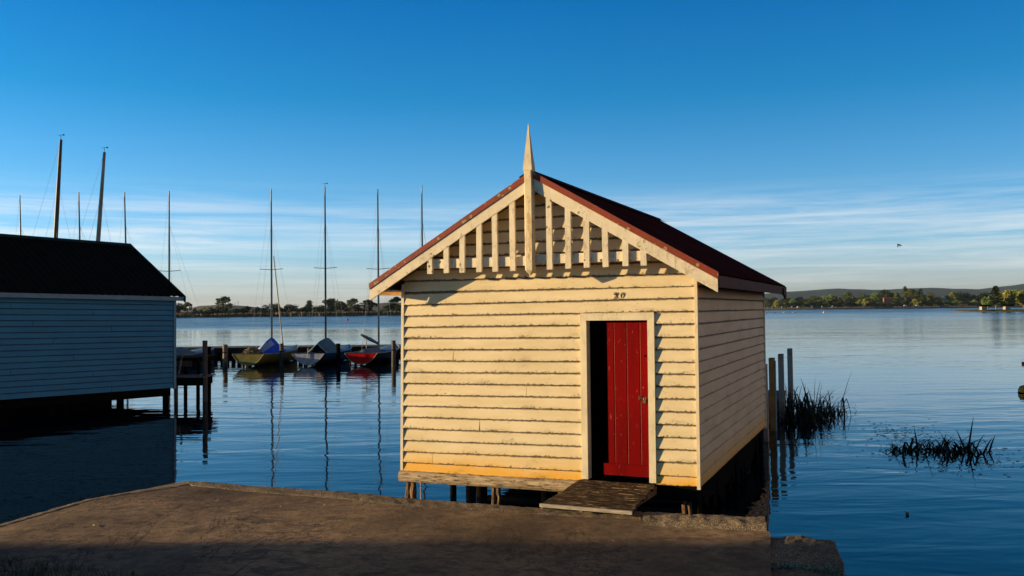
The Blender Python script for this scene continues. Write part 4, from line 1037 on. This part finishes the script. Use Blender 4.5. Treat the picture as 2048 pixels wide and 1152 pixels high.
def tree(kind, leaf, px, top, Y, wpx, label, group, base=1.0, vr=None):
    vr = random.randrange(3) if vr is None else vr; key = (kind, leaf, vr)
    if key not in TM: TM[key] = (crown_mesh(kind, hash_(key)).mesh('crown', M[leaf]), trunk_mesh(kind, hash_(key)).mesh('trunk', M['bark']))
    v = at(px, top, Y); h = v.z-base; s_ = h/10.0
    W0 = {'round': 8.8, 'umbrella': 10, 'tall': 4.4, 'bush': 10, 'pine': 6.8}[kind]; sw = wpx*Y/F_PX/W0
    T = empty('tree', (v.x, Y, base), rnd(0, 6), label, 'tree', group); T.scale = (sw, sw, s_)
    for nm, me in (('crown', TM[key][0]), ('trunk', TM[key][1])):
        o = bpy.data.objects.new(nm, me); col.objects.link(o); o.parent = T
def hash_(k): return sum(ord(ch)*(i+3) for i, ch in enumerate(str(k))) % 9973
LS = [('umbrella', 'dark_foliage', 375, 605, 20), ('round', 'dark_foliage', 357, 605, 22), ('bush', 'dark_foliage', 390, 614, 12), ('bush', 'mid_foliage', 406, 612, 22), ('round', 'dark_foliage', 421, 612, 14), ('umbrella', 'dark_foliage', 451, 593, 36), ('bush', 'olive_foliage', 435, 610, 16), ('bush', 'dark_foliage', 471, 614, 26), ('round', 'dark_foliage', 492, 609, 18), ('bush', 'dark_foliage', 483, 617, 34), ('bush', 'autumn_foliage', 513, 608, 14), ('bush', 'dark_foliage', 530, 606, 28), ('round', 'olive_foliage', 549, 602, 20), ('bush', 'dark_foliage', 560, 608, 26), ('round', 'dark_foliage', 581, 607, 28), ('bush', 'dark_foliage', 598, 611, 22), ('tall', 'mid_foliage', 619, 602, 12), ('bush', 'mid_foliage', 612, 607, 20), ('round', 'dark_foliage', 632, 611, 18), ('bush', 'mid_foliage', 644, 606, 26), ('round', 'dark_foliage', 662, 594, 26), ('round', 'dark_foliage', 684, 598, 28), ('bush', 'olive_foliage', 696, 612, 16), ('umbrella', 'dark_foliage', 708, 597, 28), ('bush', 'dark_foliage', 714, 608, 26), ('umbrella', 'dark_foliage', 736, 600, 28), ('bush', 'dark_foliage', 737, 611, 28), ('bush', 'olive_foliage', 762, 612, 18), ('round', 'dark_foliage', 778, 606, 18), ('umbrella', 'dark_foliage', 792, 594, 32), ('bush', 'olive_foliage', 796, 603, 18), ('bush', 'dark_foliage', 815, 604, 26), ('bush', 'dark_foliage', 449, 612, 30), ('bush', 'dark_foliage', 665, 608, 36), ('bush', 'dark_foliage', 400, 619, 50), ('bush', 'dark_foliage', 340, 608, 30)]
kn = {'umbrella': 'flat topped', 'round': 'rounded', 'bush': 'bushy', 'tall': 'slender', 'pine': 'tiered'}
cn = {'dark_foliage': 'dark green', 'mid_foliage': 'mid green', 'olive_foliage': 'olive', 'autumn_foliage': 'golden brown'}
special = {451: 'big dark flat topped tree standing tallest on the far left shore near the blue boathouse', 619: 'slender green tree left of the middle mast on the far left shore', 513: 'golden brown bush among dark trees on the far left shore', 792: 'dark flat topped tree on the far shore beside the eave of the cream boathouse', 662: 'tall rounded tree just right of the mast of the slate blue covered boat'}
for kd, lf, px, top, wp in LS:
    sp = special.get(px)
    tree(kd, lf, px, top-1, 640+rnd(0, 25), wp*1.4, sp or f'{cn[lf]} {kn[kd]} tree in the row along the far left shore', None if sp else f'{cn[lf]} {kn[kd]} trees on the far left shore', .9)
RS = [('bush', 'dark_foliage', 1535, 588, 32), ('bush', 'mid_foliage', 1557, 595, 24), ('bush', 'dark_foliage', 1575, 590, 26), ('bush', 'mid_foliage', 1587, 594, 26), ('round', 'dark_foliage', 1612, 596, 22), ('round', 'mid_foliage', 1626, 588, 22), ('bush', 'mid_foliage', 1645, 600, 18), ('round', 'mid_foliage', 1658, 586, 28), ('bush', 'mid_foliage', 1659, 598, 18), ('round', 'olive_foliage', 1674, 589, 22), ('round', 'dark_foliage', 1694, 579, 18), ('bush', 'dark_foliage', 1685, 599, 22), ('round', 'olive_foliage', 1704, 590, 28), ('bush', 'dark_foliage', 1717, 603, 16), ('round', 'mid_foliage', 1729, 584, 24), ('bush', 'dark_foliage', 1741, 603, 14), ('round', 'mid_foliage', 1753, 581, 20), ('umbrella', 'dark_foliage', 1770, 578, 24), ('bush', 'dark_foliage', 1745, 597, 30), ('tall', 'mid_foliage', 1794, 584, 15), ('round', 'dark_foliage', 1786, 580, 20), ('umbrella', 'dark_foliage', 1810, 572, 14), ('umbrella', 'olive_foliage', 1821, 577, 28), ('round', 'dark_foliage', 1815, 586, 26), ('tall', 'dark_foliage', 1840, 577, 12), ('tall', 'mid_foliage', 1845, 588, 16), ('round', 'dark_foliage', 1832, 590, 20), ('tall', 'olive_foliage', 1861, 586, 18), ('round', 'olive_foliage', 1875, 589, 20), ('bush', 'dark_foliage', 1888, 594, 24), ('round', 'olive_foliage', 1904, 581, 24), ('round', 'dark_foliage', 1924, 581, 28), ('bush', 'autumn_foliage', 1924, 593, 24), ('round', 'dark_foliage', 1943, 586, 20), ('bush', 'autumn_foliage', 1951, 591, 20), ('round', 'dark_foliage', 1968, 580, 28), ('bush', 'mid_foliage', 1975, 592, 30), ('round', 'olive_foliage', 2014, 577, 38), ('round', 'mid_foliage', 2036, 574, 38), ('bush', 'olive_foliage', 2045, 585, 40), ('bush', 'dark_foliage', 2000, 590, 40), ('round', 'dark_foliage', 2070, 576, 40), ('bush', 'dark_foliage', 1775, 597, 24), ('bush', 'mid_foliage', 1600, 602, 20), ('bush', 'dark_foliage', 1930, 600, 60), ('bush', 'dark_foliage', 1860, 601, 60), ('bush', 'dark_foliage', 1640, 603, 40), ('bush', 'dark_foliage', 1700, 602, 50)]
spR = {1810: 'small high crowned dark tree poking above the others against the hill on the right shore', 1821: 'olive flat topped gum with pale trunk on the far right shore', 1840: 'narrow dark tree beside the olive gum on the far right shore', 1694: 'dark rounded tree rising highest at the left part of the far right shore'}
for kd, lf, px, top, wp in RS:
    sp = spR.get(px)
    tree(kd, lf, px, top, 1125+rnd(0, 40)+(60 if lf == 'dark_foliage' else 0), wp*1.2, sp or f'{cn[lf]} {kn[kd]} tree in the belt along the far right shore', None if sp else f'{cn[lf]} {kn[kd]} trees on the far right shore', 3.0)
rq = random.Random(77)
for k in range(60):
    px = 1528+k*9.2+rq.uniform(-3, 3); lf = rq.choice(['dark_foliage', 'dark_foliage', 'mid_foliage', 'olive_foliage'])
    tp = rq.uniform(594, 603); wp = rq.uniform(15, 26)
    if 1758 < px < 1790: tp, wp = rq.uniform(602, 605), 10
    tree('bush', lf, px, tp, 1112+rq.uniform(-8, 14), wp, f'{cn[lf]} bushy tree in the belt along the far right shore', f'{cn[lf]} bushy trees on the far right shore', 2.6)
for k in range(26):
    px = 1530+k*21+rq.uniform(-6, 6)
    tree('bush', 'dark_foliage', px, rq.uniform(588, 596), 1230+rq.uniform(0, 30), rq.uniform(30, 44), 'dark green bushy tree in the belt along the far right shore', 'dark green bushy trees on the far right shore', 2.6)
# spit with conifers at the right
iy = 360; v = at(1938, 620, iy)
m = MB(); n = 60; ring = []
for i in range(n):
    a = 2*PI*i/n; ring.append((v.x+45+44*math.cos(a)*(1+.05*noise.noise((math.cos(a)*2, math.sin(a)*2, 0))), iy+14+13*math.sin(a), 0))
m.add([(x, y, -.5) for x, y, _ in ring]+[(x, y, .45) for x, y, _ in ring]+[(v.x+45+(x-v.x-45)*.93, iy+14+(y-iy-14)*.85, .9) for x, y, _ in ring], [(i, (i+1) % n, (i+1) % n+n, i+n) for i in range(n)]+[(n+i, n+(i+1) % n, 2*n+(i+1) % n, 2*n+i) for i in range(n)]+[tuple(range(2*n, 3*n))])
tag(m.build('spit', M['shore_grass']), kind='structure')
tree('pine', 'dark_foliage', 1991, 570, 372, 34, 'tall tiered dark conifer on the spit at the right', None, .8, 0)
tree('round', 'mid_foliage', 1975, 588, 374, 24, 'mid green rounded tree left of the tiered conifer on the spit', None, .8, 1)
tree('round', 'olive_foliage', 2018, 576, 376, 36, 'broad olive tree right of the tiered conifer on the spit', None, .8, 0)
tree('round', 'olive_foliage', 2046, 576, 378, 34, 'broad olive tree cut by the right frame edge on the spit', None, .8, 2)
# houses and small things on the right shore
def house(px, top, Y, wpx, hpx, wallc, roofc, label, gable=True):
    v = at(px, top, Y); Wm = wpx*Y/F_PX; Hm = hpx*Y/F_PX; zb_ = v.z-Hm
    H = empty('house', (v.x, Y, zb_), rnd(-.3, .3), label, 'house')
    m_ = simple('house_wall', wallc); r_ = simple('house_roof', roofc)
    c = MB(); c.box(-Wm/2, Wm/2, -4, 4, -9, Hm*.6); c.build('wall', m_, H)
    c = MB(); c.add([(-Wm/2-.5, -4.6, Hm*.6), (Wm/2+.5, -4.6, Hm*.6), (Wm/2+.5, 4.6, Hm*.6), (-Wm/2-.5, 4.6, Hm*.6), (-Wm/4, 0, Hm), (Wm/4, 0, Hm)], [(0, 1, 5, 4), (1, 2, 5), (2, 3, 4, 5), (3, 0, 4), (0, 3, 2, 1)]); rfo = c.build('roof', r_, H)
    c = MB(); c.box(-Wm*.3, -Wm*.3+.9, -.5, .5, Hm*.6, Hm*1.12); c.build('chimney', m_, rfo)
    for k in (-.3, 0, .3): c = MB(); c.box(k*Wm-.6, k*Wm+.6, -4.06, -4.01, Hm*.15, Hm*.15+1.5); c.build('window', M['black_hull_paint'], H)
house(1774, 593, 1125, 18, 11, (.40, .17, .08), (.26, .08, .04), 'orange brick house with red roof among the trees of the right shore')
house(1633, 598, 1190, 22, 8, (.35, .36, .36), (.36, .42, .48), 'long pale roofed house behind the trees at the left part of the right shore')
house(1888, 594, 1190, 14, 8, (.45, .45, .42), (.5, .5, .5), 'small pale gabled house between trees of the right shore')
house(1755, 599, 1190, 8, 6, (.5, .45, .4), (.25, .25, .25), 'small cream house left of the orange brick house')
for k, px in enumerate((1527, 1545, 1564, 1584, 1623, 1644, 1665)):
    v = at(px, 615, 1082); c = MB(); c.box(-.7, .7, -.7, .7, -1, 1.9); c.prism([(-.8, 1.9), (.8, 1.9), (0, 2.6)], 'y', -.8, .8)
    tag(c.build('shore_pillar', M['white_hull_paint'], None, (v.x, 1082, 1.8)), 'small white pillar in the spaced row on the far right bank', 'pillar', 'white pillars along the far right bank')
for px, cl_, lb in ((1597, (.6, .5, .4), 'tiny pale kiosk on the far right bank between white pillars'), (1606, (.6, .42, .10), 'tiny yellow kiosk beside the pale kiosk on the far right bank')):
    v = at(px, 612, 1083); K = empty('kiosk', (v.x, 1083, 2.0), 0, lb, 'kiosk'); c = MB(); c.box(-1.6, 1.6, -1.5, 1.5, 0, 2.2); c.build('wall', simple('kiosk_wall', cl_), K); c = MB(); c.prism([(-1.9, 2.2), (1.9, 2.2), (0, 3.0)], 'y', -1.8, 1.8); c.build('roof', M['fascia'], K)
for k, (px, wp, cl_) in enumerate(((1811, 8, (.75, .75, .75)), (1835, 7, (.7, .7, .7)))):
    v = at(px, 610, 1095); V = empty('parked_car', (v.x, 1095, 2.9), 0, ['white car parked below the olive gum on the far right shore', 'white car parked right of the olive gum on the far right shore'][k], 'car')
    c = MB(); c.prism([(-2.2, .35), (2.2, .35), (2.2, .9), (1.3, 1.0), (.8, 1.6), (-1.2, 1.6), (-1.8, 1.0), (-2.2, .9)], 'y', -.9, .9); c.build('body', simple('car_paint', cl_, rough=.3), V)
    for s_ in (-1.35, 1.35): c = MB(); c.tube([(s_, -.95, .35), (s_, .95, .35)], .35, 12); c.build('wheel', M['dark'], V)
for px, wp in ((1850, 9), (1871, 11), (1894, 10), (1928, 16)):
    v = at(px, 610, 1100); hw = wp*1100/F_PX/2; c = MB()
    for i in range(int(hw)): c.box(-hw+i*2, -hw+i*2+1.8, -.1, .1, 0, 1.9)
    tag(c.build('fence', simple('ochre_fence', (.5, .26, .06)), None, (v.x, 1100, 3.0)), 'low ochre fence panel lit between tree trunks on the far right shore', 'fence', 'ochre fence panels on the far right shore')
# shelters on the spit
for px, Y, lb in ((1967, 366, 'small dark roofed shelter with pale front on the spit'), (2014, 370, 'dark hut with pale gable on the spit right of the conifer')):
    v = at(px, 615, Y); K = empty('shelter', (v.x, Y, .85), 0, lb, 'shelter'); c = MB(); c.box(-1.2, .9, -1, 1, 0, 1.5); c.build('wall', simple('shelter_wall', (.42, .34, .22)), K); c = MB(); c.prism([(-2.2, 1.5), (2.6, 1.5), (2.0, 2.2), (-1.4, 2.2)], 'y', -1.6, 1.6); c.build('roof', M['dark'], K)
# long low dark building on the left shore
v = at(392, 622, 638); K = empty('building', (v.x, 638, .9), 0, 'long low dark roofed building at the far left shore beside the blue boathouse', 'building')
c = MB(); c.box(-13, 13, -2, 2, 0, 1.6); c.build('wall', M['dark'], K); c = MB(); c.prism([(-13.5, 1.6), (13.5, 1.6), (12, 2.9), (-12, 2.9)], 'y', -2.4, 2.4); c.build('roof', M['greenroof'], K)
v = at(657, 625, 640); c = MB(); c.box(-1.3, 1.3, -.3, .3, 0, .9); c.box(-1.5, 1.5, -.4, .4, .9, 1.0)
tag(c.build('bench', M['white_hull_paint'], None, (v.x, 634, 1.2)), 'tiny pale bench on the far left bank behind the red buoy', 'bench')
# masts of two radio towers on the left hill
for px, h in ((476, 11), (470, 8)):
    v = at(px, 612, 3600); c = MB()
    for s_ in (-1, 1): c.tube([(s_*2.2, 0, -4), (0, 0, h*2.05)], .5, 4)
    tag(c.build('radio_tower', M['pile'], None, (v.x, 3600, v.z)), 'thin radio tower on the low hill right of the big dark tree', 'tower', 'radio towers on the low left hill')
# buoys and birds
v = at(695, 637, 290); BY = empty('buoy', (v.x, 290, 0), 0, 'small red buoy floating in the ripples before the far left shore', 'buoy')
c = MB(); c.tube([(0, 0, z_) for z_ in (-.3, -.1, .1, .35, .5)], [.2, .42, .48, .35, .1], 14); c.build('float_body', simple('red_float', (.75, .06, .05)), BY); c = MB(); c.tube([(0, 0, .4), (0, 0, .85)], .06, 6); c.build('stem', M['dark'], BY)
v = at(1648, 620, 420); BY = empty('buoy', (v.x, 420, 0), 0, 'small orange and white buoy off the far right shore', 'buoy')
c = MB(); c.tube([(0, 0, z_) for z_ in (-.3, 0, .3, .6)], [.2, .55, .5, .15], 14); c.build('float_body', simple('pale_float', (.75, .62, .55)), BY); c = MB(); c.tube([(0, 0, .6), (0, 0, 1.1)], .12, 6); c.build('stem', simple('orange_stem', (.7, .2, .05)), BY)
def swan(px, Y=430):
    v = at(px, 619, Y); m = MB()
    m.tube([(-.75, 0, .25), (-.4, 0, .30), (0, 0, .28), (.4, 0, .25), (.55, 0, .3)], [.04, .24, .32, .24, .08], 10)
    m.tube([(.45, 0, .3), (.62, 0, .6), (.60, 0, .85), (.72, 0, .95), (.88, 0, .90)], [.09, .06, .05, .07, .02], 8)
    tag(m.build('swan', M['white_hull_paint'], None, (v.x, Y, 0), rnd(-.5, .5)), 'white swan floating in the line of birds off the far right shore', 'swan', 'white birds off the far right shore')
for px in (1531, 1549, 1568, 1588): swan(px)
# gull in the sky
v = at(1796, 490, 60); m = MB()
m.tube([(.42, 0, -.10), (.25, 0, .0), (0, 0, .06), (-.12, 0, .10)], [.02, .06, .075, .03], 10)
m.add([(-.05, 0, .12), (.10, 0, .10), (.0, -.12, -.16), (-.10, -.18, -.30), (-.14, -.14, -.16)], [(0, 1, 2), (0, 2, 4), (2, 3, 4)])
m.add([(.05, 0, .12), (.20, 0, .05), (.30, .14, -.12), (.42, .2, -.26), (.24, .14, -.12)], [(0, 1, 2), (0, 2, 4), (2, 3, 4)])
o = m.build('bird', M['pile'], None, v); md = o.modifiers.new('thickness', 'SOLIDIFY'); md.thickness = .012
o.scale = (.62, .62, .62); tag(o, 'lone bird in flight against the sky at the right', 'bird')

# ================================================================== air
hz = MB(); hz.box(-9800, 9800, -500, 9800, -8, 250)
ho = tag(hz.build('haze', []), kind='stuff'); ho.data.materials.clear()
hm = bpy.data.materials.new('thin_air'); hm.use_nodes = True; ht = hm.node_tree; ht.nodes.clear()
pv = N(ht, 'ShaderNodeVolumePrincipled'); pv.inputs['Color'].default_value = (.62, .80, 1.0, 1); pv.inputs['Density'].default_value = .000026; pv.inputs['Anisotropy'].default_value = 0.1
ou = N(ht, 'ShaderNodeOutputMaterial'); ht.links.new(pv.outputs[0], ou.inputs['Volume']); ho.data.materials.append(hm)
